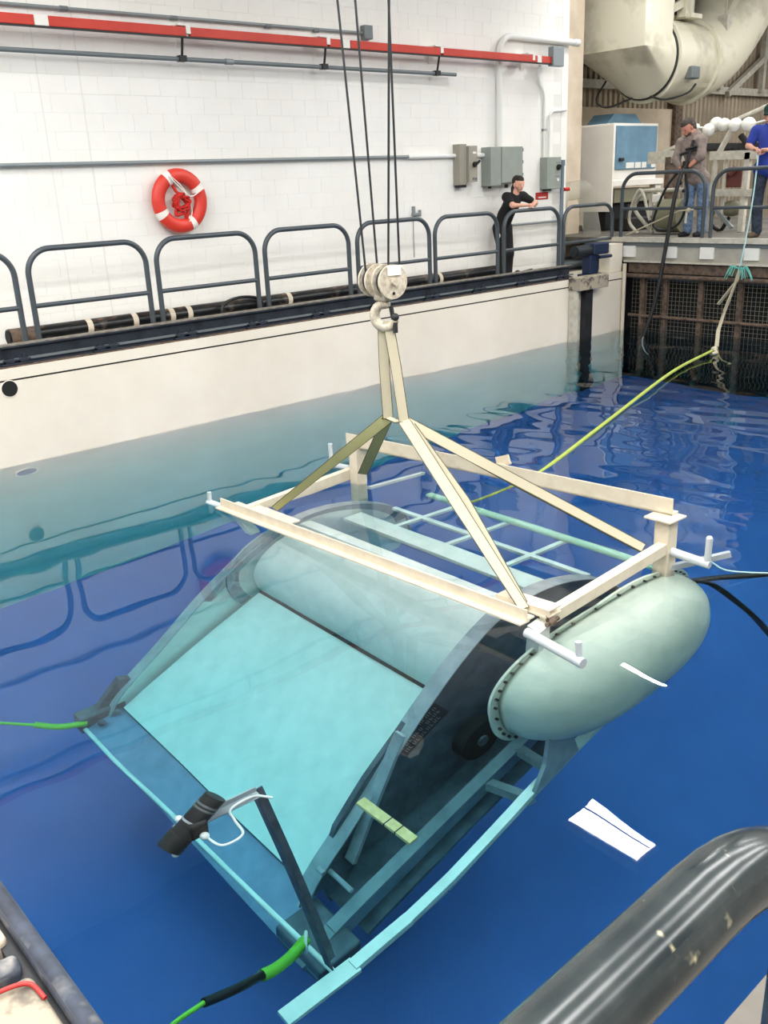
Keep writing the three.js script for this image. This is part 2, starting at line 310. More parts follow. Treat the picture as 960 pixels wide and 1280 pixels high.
// ---------------------------------------------------------------- water
{
  const x0 = -4.58, x1 = 15.31, z0 = TZ - 0.012, z1 = NZ + 0.012, nx = 350, nz = 180;
  const waves = [];
  for (let i = 0; i < 16; i++) { const lam = 0.34 * Math.pow(1.16, i), th = rnd() * Math.PI * 2; waves.push([Math.cos(th) * 2 * Math.PI / lam, Math.sin(th) * 2 * Math.PI / lam, rnd() * 6.28, 0.0027 * lam / 6.28 * (i < 4 ? 1.25 : 1.2)]); }
  const height = (x, z) => {
    let s = 0; const k = 0.42 + 1.6 * THREE.MathUtils.smoothstep(x + (z + 10) * 0.25, 4.5, 9.5);
    for (const [a, b, c, m] of waves) s += m * Math.sin(a * x + b * z + c + 0.6 * Math.sin(b * 0.31 * x - a * 0.27 * z));
    return s * k;
  };
  const top = new THREE.PlaneGeometry(x1 - x0, z1 - z0, nx, nz).rotateX(-Math.PI / 2).translate((x0 + x1) / 2, 0, (z0 + z1) / 2);
  const p = top.attributes.position, n = top.attributes.normal, e = 0.01;
  for (let i = 0; i < p.count; i++) {
    const x = p.getX(i), z = p.getZ(i); p.setY(i, height(x, z));
    const v = V(-(height(x + e, z) - height(x - e, z)) / (2 * e), 1, -(height(x, z + e) - height(x, z - e)) / (2 * e)).normalize(); n.setXYZ(i, v.x, v.y, v.z);
  }
  const side = prep(new THREE.BoxGeometry(x1 - x0, 3.97, z1 - z0).translate((x0 + x1) / 2, -3.97 / 2 - 0.0, (z0 + z1) / 2));
  const keep = []; for (let i = 0; i < side.attributes.position.count; i += 3) if (side.attributes.normal.getY(i) < 0.5) keep.push(i, i + 1, i + 2);
  const cut = new THREE.BufferGeometry();
  for (const a of ['position', 'normal', 'uv']) { const q = side.attributes[a], arr = new Float32Array(keep.length * q.itemSize); keep.forEach((k, j) => { for (let c = 0; c < q.itemSize; c++) arr[j * q.itemSize + c] = q.array[k * q.itemSize + c]; }); cut.setAttribute(a, new THREE.BufferAttribute(arr, q.itemSize)); }
  const g = mergeGeometries([prep(top), cut]);
  const water = shade(new THREE.Mesh(g, new THREE.MeshPhysicalMaterial({ color: 0xffffff, roughness: 0, transmission: 1, thickness: 1, ior: 1.33, attenuationColor: WATER_TINT, attenuationDistance: 1 })));
  water.name = 'water'; water.userData.kind = 'structure'; scene.add(water);
}

// ---------------------------------------------------------------- crane track, guard rails and pipe along the far walkway
{
  const t = thing('crane_track', 'dark steel rail track bolted along the cream tank edge', 'track', [5, 1.06, -10.2]);
  const I = [[-0.1, 0], [0.1, 0], [0.1, 0.018], [0.012, 0.03], [0.012, 0.17], [0.06, 0.18], [0.06, 0.2], [-0.06, 0.2], [-0.06, 0.18], [-0.012, 0.17], [-0.012, 0.03], [-0.1, 0.018]];
  part('rail_beam', section(I, [-4.4, 1.075, -10.2], [13.35, 1.075, -10.2]), M.track, t);
  part('rail_head', box(-4.4, 13.35, 1.275, 1.29, -10.26, -10.14), M.trackTop, t);
  part('sole_plate', box(-4.4, 13.35, 1.06, 1.076, -10.36, -10.05), M.rust, t);
  part('side_bar', box(-4.4, 13.35, 1.12, 1.145, -10.125, -10.1), M.greyPipe, t);
  for (let k = 0; k < 10; k++) {
    const x = 3.59 + k * 1.045 + (k > 5 ? 0.04 : 0);
    part('rail_clamp', [rbox(x - 0.17, x + 0.17, 1.077, 1.1, -10.19, -10.06, 0.006), rbox(x - 0.13, x - 0.03, 1.1, 1.15, -10.17, -10.07, 0.008), rbox(x + 0.03, x + 0.13, 1.1, 1.15, -10.17, -10.07, 0.008), rod([x - 0.08, 1.1, -10.1], [x - 0.08, 1.19, -10.1], 0.016, 6), rod([x + 0.08, 1.1, -10.1], [x + 0.08, 1.19, -10.1], 0.016, 6), rod([x - 0.15, 1.13, -10.08], [x + 0.15, 1.13, -10.08], 0.012, 8)], M.track, t);
  }
}
function railPanel(x0, label, R = 0.27) {
  const t = thing('guard_rail', label, 'guard rail', [x0 + 0.71, 1.05, -10.35]);
  const a = x0, b = x0 + 1.425;
  part('hoop', bentTube([[a, 1.06, -10.35], [a, 2.243, -10.35], [b, 2.243, -10.35], [b, 1.06, -10.35]], R, 0.032), M.rail, t);
  part('mid_rail', rod([a, 1.64, -10.35], [b, 1.64, -10.35], 0.027), M.rail, t);
  for (const x of [a, b]) part('base_plate', rbox(x - 0.07, x + 0.07, 1.05, 1.065, -10.42, -10.29, 0.004), M.rail, t);
  return t;
}
const RAILS = ['grey tubular guard rail panel cut by the left picture edge, farthest from the woman', 'grey guard rail panel standing before the two wall seams, left of the lifebuoy', 'grey guard rail panel directly below the red lifebuoy', 'grey guard rail panel right of the lifebuoy, beside the small black hoop', 'grey guard rail panel seen behind the hoist cables', 'grey guard rail panel between the hoist cables and the woman', 'grey guard rail panel the woman in black leans on', 'grey guard rail panel before the clear bent duct, next to the blue winch'];
[2.39, 3.97, 5.535, 7.11, 8.695, 10.24, 11.82, 13.37].forEach((x, i) => railPanel(x, RAILS[i]));
{
  const t = thing('pipe', 'long black pipe with white bands lying behind the track', 'pipe', [7.6, 1.06, -10.62]);
  part('barrel', [rod([3.73, 1.3, -10.63], [11.9, 1.3, -10.63], 0.092, 28)], M.blackPipe, t);
  part('bore', [new THREE.CylinderGeometry(0.078, 0.078, 0.01, 24).rotateZ(Math.PI / 2).translate(3.728, 1.3, -10.63)], M.pitDark, t, 'dark open pipe end');
  for (const x of [4.68, 5.27, 5.78, 6.03, 7.61, 10.56]) part('band', rod([x - 0.035, 1.3, -10.63], [x + 0.035, 1.3, -10.63], 0.0945, 28), M.cream, t);
  for (const x of [4.3, 7.0, 9.4, 11.5]) part('chock', rbox(x - 0.05, x + 0.05, 1.061, 1.24, -10.74, -10.52, 0.01), M.rust, t);
  part('end_sleeve', rod([3.74, 1.3, -10.63], [4.05, 1.3, -10.63], 0.0945, 28), M.rust, t);
  const h = one('hoop', 'small black hoop handle standing on the walkway behind the track', 'handle', tube([[6.42, 1.06, -10.42], [6.42, 1.3, -10.42], [6.52, 1.4, -10.44], [6.8, 1.43, -10.48], [7.08, 1.36, -10.5], [7.1, 1.15, -10.5]], 0.02, 10, 40), M.black);
  const c = thing('pipe_fitting', 'beige pipe elbow with a black valve handle at the woman’s feet', 'pipe fitting', [12.55, 1.05, -10.75]);
  part('elbow', [rod([12.42, 1.05, -10.8], [12.42, 1.22, -10.8], 0.07, 20), ball(12.42, 1.22, -10.8, 0.08)], M.beige, c);
  part('valve_handle', [rod([12.6, 1.19, -10.72], [12.98, 1.22, -10.72], 0.025), ball(12.6, 1.19, -10.72, 0.06), rod([12.6, 1.05, -10.72], [12.6, 1.2, -10.72], 0.022)], M.black, c);
}
{ // winch motor on the coping and the pier below it
  const t = thing('winch', 'dark blue motor winch on a pedestal at the tank corner', 'winch', [13.85, 1.06, -10.1]);
  part('pedestal', [rbox(13.66, 14.02, 1.062, 1.1, -10.25, -9.98, 0.008), rbox(13.72, 13.96, 1.1, 1.42, -10.2, -10.02, 0.015)], M.motorBlue, t);
  part('motor', [rod([13.36, 1.5, -10.1], [13.8, 1.5, -10.1], 0.1, 24), rod([13.33, 1.5, -10.1], [13.37, 1.5, -10.1], 0.075, 24)], std(0x2a3038, 0.4, 0.3), t);
  part('gearbox', [rbox(13.78, 14.22, 1.42, 1.62, -10.22, -9.98, 0.03), rod([13.9, 1.38, -9.96], [14.24, 1.38, -9.96], 0.03)], M.motorBlue, t);
  const g = thing('guide_post', 'steel guide post with a square concrete head on the tank wall', 'post', [13.4, -3.9, -9.93]);
  part('head', rbox(13.13, 13.95, 0.88, 1.1, -10.03, -9.78, 0.012), M.clutterTan, g);
  part('flange', [box(13.15, 13.2, -3.9, 0.88, -10.03, -9.86), box(13.2, 13.45, -3.9, 0.88, -10.035, -10.0)], M.gantry, g);
  part('slot', [box(13.45, 13.66, -3.9, 0.88, -10.035, -9.9)], M.darkSteel, g);
  const p = one('corner_pipe', 'thin white pipe running down the tank corner', 'pipe', rod([14.72, -3.9, -9.99], [14.72, 1.2, -9.99], 0.035), M.cream);
  one('corner_block', 'short white concrete block below the platform corner', 'block', rbox(14.36, 14.74, 1.065, 1.56, -10.3, -10.06, 0.01), M.tank);
}

// ---------------------------------------------------------------- on the white wall
{
  const r = thing('conductor_bar', 'long red crane power rail on white brackets high on the wall', 'power rail', [9, 4.6, -10.85]);
  const y0 = 4.54, y1 = 4.645, z = -10.84;
  for (const [a, b] of [[2.5, 4.68], [4.84, 6.56], [6.62, 8.74], [8.79, 8.98], [9.16, 10.93], [10.98, 13.2], [13.3, 13.58]]) part('red_cover', rbox(a, b, y0, y1, z - 0.05, z + 0.02, 0.008), M.red, r);
  part('lower_edge', box(2.5, 13.6, y0 - 0.014, y0 + 0.002, z - 0.05, z + 0.016), M.black, r);
  for (const x of [4.76, 9.07, 13.25]) part('white_joint', rbox(x - 0.08, x + 0.08, y0, y1 + 0.004, z - 0.05, z + 0.018, 0.006), M.white, r);
  for (const x of [6.59, 8.765, 10.955, 13.1]) part('bracket', [box(x - 0.03, x + 0.03, 4.57, y1 + 0.01, z - 0.05, z + 0.022), box(x - 0.15, x + 0.06, y1 + 0.01, y1 + 0.03, WZ + 0.002, z + 0.02), box(x - 0.03, x + 0.03, 4.45, 4.68, WZ + 0.002, WZ + 0.02)], M.white, r);
  part('end_box', rbox(13.56, 13.85, 4.5, 4.8, z - 0.06, z + 0.06, 0.01), M.galv, r);
  const p = thing('wall_pipe', 'grey pipe hung on black rods below the red rail', 'pipe', [7, 4.35, -11]);
  part('run', rod([2.5, 4.3, -10.93], [11.35, 4.3, -10.93], 0.027), M.greyPipe, p);
  for (const x of [6.52, 8.74, 10.93]) part('hanger', [rod([x, 4.3, -10.92], [x, 4.54, -10.86], 0.016), rbox(x - 0.05, x + 0.05, 4.27, 4.34, -10.97, -10.88, 0.006)], M.black, p);
  part('coupling', rod([7.15, 4.3, -10.93], [7.26, 4.3, -10.93], 0.036), M.galv, p);
  const q = thing('conduit', 'thin grey conduit above the red rail ending in a small box', 'conduit', [6, 4.78, -11.05]);
  part('run', rod([2.5, 4.76, -11.06], [9.6, 4.79, -11.06], 0.02), M.galv, q);
  for (const x of [5.1, 6.5, 7.9, 8.7]) part('coupling', rod([x, 4.772, -11.06], [x + 0.09, 4.772, -11.06], 0.027), M.greyPipe, q);
  part('junction_box', rbox(9.58, 9.74, 4.71, 4.89, -11.1, -11.0, 0.012), M.greyPipe, q);
  const c = thing('conduit', 'straight conduit at head height leading to the tan switch box', 'conduit', [7, 3.13, -11.06]);
  part('run', rod([2.5, 3.13, -11.055], [11.3, 3.13, -11.055], 0.024), M.galv, c);
  part('white_end', rod([10.4, 3.13, -11.055], [11.45, 3.13, -11.055], 0.034), M.whitePipe, c);
  one('conduit', 'short white conduit between the tan and the large grey box', 'conduit', [rod([11.72, 3.13, -11.045], [12.12, 3.13, -11.045], 0.034)], M.whitePipe);
  const e = thing('conduit', 'white conduit bending up past the red rail to the wall corner', 'conduit', [12.6, 3.2, -11.05]);
  part('run', bentTube([[12.48, 3.26, -11.03], [12.48, 4.93, -11.03], [14.5, 4.93, -11.03]], 0.28, 0.052), M.whitePipe, e);
  part('coupling', rod([14.42, 4.93, -11.03], [14.55, 4.93, -11.03], 0.06), M.whitePipe, e);
  const n = thing('conduit', 'thin white conduit dropping from the red rail end to the small switch box', 'conduit', [13.7, 3.1, -11.05]);
  part('run', tube([[13.42, 4.52, -10.95], [13.42, 4.4, -11.0], [13.55, 4.25, -11.06], [13.68, 4.1, -11.07], [13.7, 3.8, -11.07], [13.7, 3.06, -11.07]], 0.022, 10, 60), M.whitePipe, n);
  part('strap', rbox(13.66, 13.74, 3.5, 3.54, -11.096, -11.05, 0.004), M.galv, n);
  one('conduit', 'thin white conduit turning out at the wall corner above the small switch box', 'conduit', bentTube([[13.84, 3.06, -11.065], [13.84, 3.82, -11.065], [14.3, 3.85, -11.065]], 0.12, 0.02), M.whitePipe);
  // switch boxes
  const a = thing('switch_box', 'tall tan switch box with a black rotary handle', 'electrical box', [11.6, 2.7, -11.1]);
  part('case', [rbox(11.43, 11.6, 2.68, 3.3, -11.1, -10.95, 0.008), rbox(11.6, 11.8, 2.72, 3.27, -11.1, -10.9, 0.008)], M.boxTan, a);
  part('handle', [rod([11.72, 2.99, -10.9], [11.72, 2.99, -10.86], 0.04, 20), bar([11.68, 2.96, -10.85], [11.8, 3.04, -10.85], 0.03, 0.03)], M.black, a);
  part('nameplate', [box(11.69, 11.77, 3.15, 3.18, -10.902, -10.898)], M.white, a);
  part('knob', [rod([11.7, 2.77, -10.9], [11.7, 2.77, -10.885], 0.018), rod([11.76, 2.77, -10.9], [11.76, 2.77, -10.885], 0.018)], M.greyPipe, a);
  part('gland', rbox(11.44, 11.6, 2.64, 2.69, -11.08, -10.96, 0.01), M.black, a);
  const b = thing('switch_box', 'large grey electrical box with a hinged door', 'electrical box', [12.5, 2.7, -11.1]);
  part('case', rbox(12.1, 12.36, 2.64, 3.25, -11.1, -10.88, 0.01), M.boxGrey, b);
  const boxDoor = part('door', rbox(12.365, 12.9, 2.68, 3.25, -11.1, -10.87, 0.012), M.boxGrey, b);
  for (const y of [2.78, 2.98, 3.17]) part('hinge', rod([12.915, y, -10.89], [12.915, y + 0.05, -10.89], 0.014), M.greyPipe, boxDoor);
  for (const x of [12.18, 12.6]) part('gland', rod([x, 2.6, -10.98], [x, 2.66, -10.98], 0.03), M.black, b);
  const d = thing('switch_box', 'small grey switch box with a black dial near the wall corner', 'electrical box', [13.8, 2.6, -11.1]);
  part('case', rbox(13.63, 14.02, 2.54, 3.07, -11.1, -10.93, 0.01), M.boxGrey, d);
  part('dial', [rod([13.93, 2.9, -10.93], [13.93, 2.9, -10.9], 0.05, 20), bar([13.9, 2.87, -10.89], [13.96, 2.93, -10.89], 0.025, 0.02)], M.black, d);
  part('nameplate', [box(13.87, 13.99, 2.97, 2.985, -10.932, -10.928), box(13.86, 13.99, 2.74, 2.755, -10.932, -10.928)], M.greyPipe, d);
  part('button', rod([13.92, 2.69, -10.93], [13.92, 2.69, -10.915], 0.025, 16), M.white, d);
  part('gland', rbox(13.66, 13.8, 2.51, 2.55, -11.06, -10.97, 0.008), M.black, d);
  const s = thing('sign', 'small red sign with a pale stripe below the small switch box', 'sign', [13.7, 2.4, -11.1]);
  part('board', rbox(13.52, 13.86, 2.37, 2.49, -11.1, -11.085, 0.004), M.signRed, s);
  part('print', [box(13.58, 13.8, 2.395, 2.415, -11.086, -11.083)], M.buoyWhite, s);
  const v = thing('wall_bracket', 'small grey tap bracket on the wall behind the hoist cables', 'tap', [10.55, 2.3, -11.1]);
  part('arm', [rbox(10.47, 10.62, 2.26, 2.3, -11.1, -11.02, 0.006), rbox(10.48, 10.53, 2.2, 2.4, -11.1, -11.06, 0.006), rod([10.6, 2.24, -11.04], [10.6, 2.34, -11.04], 0.025)], M.galv, v);
  part('drop_wire', rod([10.5, 1.62, -11.09], [10.5, 2.2, -11.09], 0.006, 6), M.galv, v);
  const k = thing('standpipe', 'grey-blue standpipe at the white wall corner by the woman', 'pipe', [14.12, 1.05, -11]);
  part('riser', [rod([14.14, 1.05, -11.0], [14.14, 2.95, -11.0], 0.035), rod([14.14, 2.92, -11.0], [14.14, 3.02, -11.0], 0.05)], std(0x75848f, 0.45, 0.2), k);
  part('side_pipe', [rod([12.6, 1.98, -11.03], [14.12, 1.98, -11.03], 0.022)], M.galv, k);
  part('valve', [rod([14.17, 2.52, -10.98], [14.3, 2.52, -10.96], 0.03)], M.ropeRed, k);
}
{ // lifebuoy, tilted a little, with its coiled line
  const c = V(6.31, 2.66, -10.99), t = thing('lifebuoy', 'red lifebuoy with four white bands and a red line coil', 'lifebuoy', [c.x, c.y, WZ]);
  const R = 0.305, r = 0.088, at = (g, s = 1) => g.scale(1, 1, 0.72).translate(c.x, c.y, c.z);
  const ringMesh = part('ring', at(new THREE.TorusGeometry(R, r, 20, 64)), M.buoyRed, t);
  for (const a of [118, 28, 208, 298]) part('band', at(new THREE.TorusGeometry(R, r * 1.03, 18, 8, 0.24).rotateZ(a * D2R - 0.12)), M.buoyWhite, ringMesh);
  part('grab_line', tube([[c.x - 0.16, c.y + 0.3, c.z + 0.07], [c.x - 0.02, c.y + 0.16, c.z + 0.08], [c.x + 0.12, c.y + 0.05, c.z + 0.08], [c.x + 0.27, c.y + 0.11, c.z + 0.08]], 0.008, 8, 40), M.buoyWhite, t);
  part('grab_line', tube([[c.x - 0.13, c.y + 0.3, c.z + 0.07], [c.x + 0.04, c.y + 0.14, c.z + 0.06], [c.x + 0.14, c.y - 0.1, c.z + 0.04], [c.x + 0.08, c.y - 0.26, c.z + 0.06]], 0.007, 8, 40), M.buoyWhite, t);
  const coil = [], pts = [];
  for (let i = 0; i < 90; i++) { const u = i * 0.55, q = 0.085 + 0.03 * Math.sin(i * 1.7); pts.push([c.x + 0.01 + q * Math.cos(u), c.y + 0.0 + q * 0.95 * Math.sin(u) - 0.02, c.z + 0.02 + 0.045 * Math.sin(i * 0.9)]); }
  part('line_coil', [tube(pts, 0.013, 6, 360), tube([[c.x - 0.09, c.y + 0.2, c.z], [c.x - 0.04, c.y + 0.1, c.z + 0.03], [c.x + 0.06, c.y + 0.08, c.z + 0.03]], 0.018, 6, 20), tube([[c.x - 0.06, c.y - 0.08, c.z], [c.x - 0.08, c.y - 0.17, c.z + 0.02], [c.x + 0.03, c.y - 0.15, c.z + 0.03], [c.x + 0.06, c.y - 0.21, c.z + 0.02], [c.x + 0.1, c.y - 0.1, c.z + 0.02]], 0.022, 6, 30)], M.ropeRed, t);
}

// ---------------------------------------------------------------- hoist: cables, hook block, slings
const HOOK = V(4.8, 1.72, -5.42);
{
  const C = [['leftmost of the four thin hoist cables above the hook', [4.71, 2.05, -5.515], [4.71, 7.29, -5.98]], ['second hoist cable from the left, over the rear sheave', [4.82, 2.05, -5.505], [4.82, 7.29, -5.82]], ['third hoist cable from the left, over the front sheave', [4.78, 2.05, -5.345], [4.78, 7.29, -5.0]], ['rightmost hoist cable, on the right rim of the front sheave', [4.893, 2.05, -5.335], [4.88, 7.29, -5.36]]];
  for (const [l, a, b] of C) one('hoist_cable', l, 'cable', rod(a, b, 0.0085, 8), M.wire);
  const t = thing('hook_block', 'cream crane hook block with two round cheeks and a hook', 'crane hook', [4.8, 1.72, -5.42]);
  const ax = V(Math.sin(0.14), 0, -Math.cos(0.14));     // axle
  const disc = (p, r, w) => rod(A3(p).addScaledVector(ax, -w / 2), A3(p).addScaledVector(ax, w / 2), r, 36);
  const n = V(4.79, 2.05, -5.345), f = V(4.81, 2.05, -5.515);
  const lift = (v, k) => v.clone().addScaledVector(ax, k);
  part('cheek', [disc(lift(n, -0.045), 0.128, 0.02)], M.hookPaint, t);
  part('cheek', [disc(lift(n, 0.05), 0.128, 0.02)], M.hookPaint, t);
  part('cheek', [disc(lift(f, -0.03), 0.128, 0.02)], M.hookPaint, t);
  part('cheek', [disc(lift(f, 0.06), 0.128, 0.02)], M.hookPaint, t);
  part('sheave', [disc(n, 0.105, 0.05)], M.darkSteel, t); part('sheave', [disc(lift(f, 0.015), 0.105, 0.05)], M.darkSteel, t);
  part('axle', [rod(lift(n, -0.09), lift(f, 0.09), 0.026, 6)], M.hookPaint, t);
  part('nameplate', [bar(lift(n, -0.057).add(V(-0.055, 0.085, 0)), lift(n, -0.057).add(V(0.065, 0.085, 0.018)), 0.075, 0.004, Math.PI / 2)], M.white, t);
  part('stud', [rod(lift(n, -0.06).add(V(0, -0.085, 0)), lift(n, -0.045).add(V(0, -0.085, 0)), 0.012)], M.black, t);
  part('shank', [rod([4.8, 1.86, -5.43], [4.8, 1.97, -5.43], 0.035), rbox(4.75, 4.85, 1.9, 1.99, -5.5, -5.36, 0.02)], M.hookPaint, t);
  const hp = []; for (let i = 0; i <= 20; i++) { const a = (75 + i * 13.2) * D2R; hp.push([4.8 + 0.03 * Math.cos(a), 1.785 + 0.092 * Math.sin(a), -5.42 + 0.088 * Math.cos(a)]); }
  const hs = []; for (let i = 0; i < hp.length; i++) { const k = i / (hp.length - 1); hs.push(ball(...hp[i], 0.034 * (0.75 + 0.5 * Math.sin(Math.PI * Math.min(1, k * 1.15))), 1, 1, 1, 12)); }
  const hookMesh = part('hook', [tube(hp, 0.03, 12, 60), ...hs], M.hookPaint, t);
  part('latch', [bar([4.81, 1.86, -5.36], [4.82, 1.7, -5.335], 0.03, 0.02), ball(4.82, 1.78, -5.325, 0.03), rod([4.82, 1.66, -5.33], [4.82, 1.74, -5.33], 0.02)], M.darkSteel, hookMesh);
}
const JL = [4.8, 0.97, -5.437], JR = [4.8, 0.975, -5.247], FL = [4.33, 0.07, -6.48], BL = [5.4, 0.13, -6.52], FR = [4.09, 0.185, -3.41], BR = [5.33, 0.24, -3.36];
{
  const S = (label, [p, w, t, r], m) => {
    const o = thing('lifting_sling', label, 'lifting sling', A3(p[0]).toArray());
    part('webbing', ribbon(p, w, t, r), m, o);
    part('edge_binding', ribbon(p, [].concat(w).map((x) => x + 0.011), t * 0.5, r), M.binding, o);
  };
  S('upper white sling from the hook to the left junction', [[[4.8, 1.74, -5.45], [4.8, 1.4, -5.455], JL], 0.075, 0.008, [0.9, 0.8, 0.5]], M.webbing);
  S('upper white sling from the hook to the right junction', [[[4.81, 1.74, -5.4], [4.81, 1.4, -5.33], JR], 0.075, 0.008, [0.9, 0.8, 1.0]], M.webbing);
  S('short white strap joining the two sling junctions', [[JL, [4.8, 0.955, -5.34], JR], 0.035, 0.01, [0.4]], M.webbing);
  S('olive sling slanting to the far left frame corner', [[JL, lerp3(JL, FL, 0.42), FL], [0.085, 0.08, 0.06], 0.008, [1.5, 1.1, 1.0]], M.webbingOlive);
  S('olive sling dropping to the rear left frame corner', [[JL, lerp3(JL, BL, 0.5), BL], 0.085, 0.008, [0.1, 0.25]], M.webbingOlive);
  S('broad white sling to the front right frame corner', [[JR, lerp3(JR, FR, 0.55), lerp3(JR, FR, 0.9), FR], [0.085, 0.075, 0.06, 0.06], 0.008, [0.5, 0.45, 0.3, 0.2]], M.webbing);
  S('white sling lying beside the broad front right one', [[[4.83, 0.95, -5.22], lerp3(JR, FR, 0.5).add(V(0.06, 0, 0.03)), [4.13, 0.19, -3.45]], [0.07, 0.065, 0.05], 0.008, [0.9, 0.8, 0.5]], M.webbing);
  S('long white sling to the rear right frame corner', [[JR, lerp3(JR, BR, 0.45), BR], [0.08, 0.07, 0.055], 0.008, [0.9, 1.2, 1.0]], M.webbing);
  S('narrow olive strap under the long rear right sling', [[[4.84, 0.93, -5.2], [5.1, 0.56, -4.3], [5.36, 0.21, -3.38]], 0.045, 0.008, [1.3, 1.5]], M.webbingOlive);
}

// ---------------------------------------------------------------- the wave energy machine hanging in the water
const dev = thing('wave_machine', 'pale half-sunk wave test rig with drum, ramp and side float, hung on slings', 'wave machine', [4, -2.4, -5.1]);
{
  const P = (n, g, m, l) => part(n, g, m, dev, l);
  // top frame
  P('front_beam', [section(angleIron(0.075, 0.012), [4.12, 0.02, -7.05], [4.03, 0.14, -3.34]), section([[-0.06, -0.012], [0.03, -0.012], [0.03, 0], [-0.06, 0]], [4.12, 0.02, -7.05], [4.03, 0.14, -3.34])], M.cream);
  P('side_beam', bar([4.15, 0.12, -3.3], [5.6, 0.19, -3.33], 0.075, 0.085, 0, 0.006), M.cream);
  P('side_beam', [section(channel(0.07, 0.1, 0.012), [4.2, -0.05, -6.74], [5.55, 0.04, -6.72])], M.cream);
  P('back_beam', [section([[0, 0], [0.012, 0], [0.012, 0.125], [0, 0.125]], [5.43, 0.36, -6.78], [5.6, 0.42, -3.31]), section([[0, 0], [0.09, 0], [0.09, 0.012], [0, 0.012]], [5.43, 0.36, -6.78], [5.6, 0.42, -3.31])], M.cream);
  P('beam_bracket', [bar([5.62, 0.5, -5.0], [5.62, 0.55, -4.86], 0.015, 0.07), bar([5.56, 0.49, -4.92], [5.68, 0.49, -4.92], 0.07, 0.012)], M.cream);
  P('cap_plate', rbox(5.47, 5.68, 0.402, 0.418, -3.46, -3.24, 0.004), M.cream);
  P('post', rbox(5.52, 5.64, -0.75, 0.402, -3.4, -3.28, 0.008), M.cream);
  P('post', rbox(5.4, 5.52, -0.75, 0.36, -6.72, -6.6, 0.008), M.cream);
  P('post', [bar([4.1, 0.1, -3.3], [4.22, -0.55, -3.42], 0.1, 0.1)], M.pale);
  P('post', [bar([4.15, 0.0, -6.85], [4.25, -0.55, -6.75], 0.1, 0.1)], M.pale);
  P('tie_plate', [section(channel(0.12, 0.05, 0.01), [4.13, 0.135, -3.68], [4.13, 0.16, -3.24], 0), box(4.12, 4.27, 0.15, 0.162, -3.46, -3.26)], M.cream);
  P('tie_plate', [box(4.24, 4.36, 0.02, 0.034, -6.66, -6.15)], M.cream);
  P('tie_plate', [box(4.12, 4.27, 0.028, 0.04, -6.98, -6.84), box(4.22, 4.34, 0.028, 0.04, -6.76, -6.64)], M.cream);
  P('shackle', [new THREE.TorusGeometry(0.03, 0.01, 8, 16).rotateY(0.6).translate(4.16, 0.15, -3.28), ball(4.14, 0.14, -3.22, 0.025), rod([4.1, 0.12, -3.24], [4.22, 0.13, -3.24], 0.014)], M.rust);
  P('outrigger', [rod([4.02, 0.07, -3.33], [3.97, 0.05, -2.86], 0.032, 18), rod([3.985, 0.05, -2.9], [3.985, 0.17, -2.91], 0.02, 14)], M.outrigger);
  P('outrigger', [rod([5.58, 0.16, -3.35], [5.6, 0.13, -2.99], 0.032, 18), rod([5.6, 0.12, -3.01], [5.6, 0.32, -3.01], 0.024, 14), ball(5.6, 0.32, -3.01, 0.024)], M.outrigger);
  P('outrigger', [rod([4.15, 0.0, -7.0], [4.14, -0.01, -7.3], 0.032, 18), rod([4.14, -0.02, -7.27], [4.14, 0.1, -7.27], 0.02, 14)], M.outrigger);
  P('outrigger', [rod([5.46, 0.12, -6.78], [5.46, 0.1, -7.1], 0.03, 18), rod([5.46, 0.1, -7.08], [5.46, 0.32, -7.08], 0.022, 14)], M.outrigger);
  P('outrigger_brace', [bar([5.6, 0.02, -3.3], [5.9, 0.12, -3.0], 0.04, 0.04)], M.steelUnder);
  // side plates: outline in (x, y)
  const out = [[2.5, -2.4], [2.62, -2.15], [3.02, -1.7], [3.36, -1.26], [3.6, -0.96], [3.9, -0.6], [4.2, -0.3], [4.42, -0.15], [4.65, -0.085], [4.88, -0.1], [5.1, -0.18], [5.35, -0.34], [5.6, -0.6], [5.8, -0.95], [5.85, -1.4], [5.7, -1.75], [4.4, -2.02]];
  const arc = new THREE.SplineCurve(out.slice(0, 15).map((p) => new THREE.Vector2(...p))).getPoints(60);
  const shape = new THREE.Shape([...arc, new THREE.Vector2(5.7, -1.75), new THREE.Vector2(4.4, -2.02)]);
  const plate = (z) => new THREE.ExtrudeGeometry(shape, { depth: 0.012, bevelEnabled: false }).translate(0, 0, z);
  const rim = (z, w) => { const gs = []; for (let i = 0; i < arc.length - 1; i++) gs.push(bar([arc[i].x, arc[i].y, z], [arc[i + 1].x, arc[i + 1].y, z], w, 0.012)); return gs; };
  const rimR = (z, w) => { const gs = []; for (let i = 2; i < arc.length - 1; i++) { const a = V(arc[i].x, arc[i].y, z), b = V(arc[i + 1].x, arc[i + 1].y, z); gs.push(bar(a, b, w, 0.014)); } return gs; };
  const R = P('side_plate', plate(-3.87), M.plateDark, 'dark outer side plate');
  P('side_plate', plate(-3.885), M.pale, 'pale inner face of the right side plate');
  P('side_rim', rimR(-3.86, 0.13), M.steelUnder);
  P('side_plate', plate(-6.4), M.pale, 'pale left side plate');
  P('side_rim', rim(-6.4, 0.11), M.steelUnder);
  const band = []; for (let i = 14; i < arc.length - 4; i++) { const inset = (p, q) => { const d = new THREE.Vector2().subVectors(q, p).normalize(); return [p.x + d.y * 0.0, p.y - d.x * 0.0]; }; const d = new THREE.Vector2().subVectors(arc[i + 1], arc[i]).normalize(), nx = d.y, ny = -d.x; const a = [arc[i].x + nx * 0.07, arc[i].y + ny * 0.07, -6.385], b = [arc[i + 1].x + nx * 0.07, arc[i + 1].y + ny * 0.07, -6.385]; band.push(bar(a, b, 0.01, 0.14)); }
  P('rim_doubler', band, M.steelUnder);
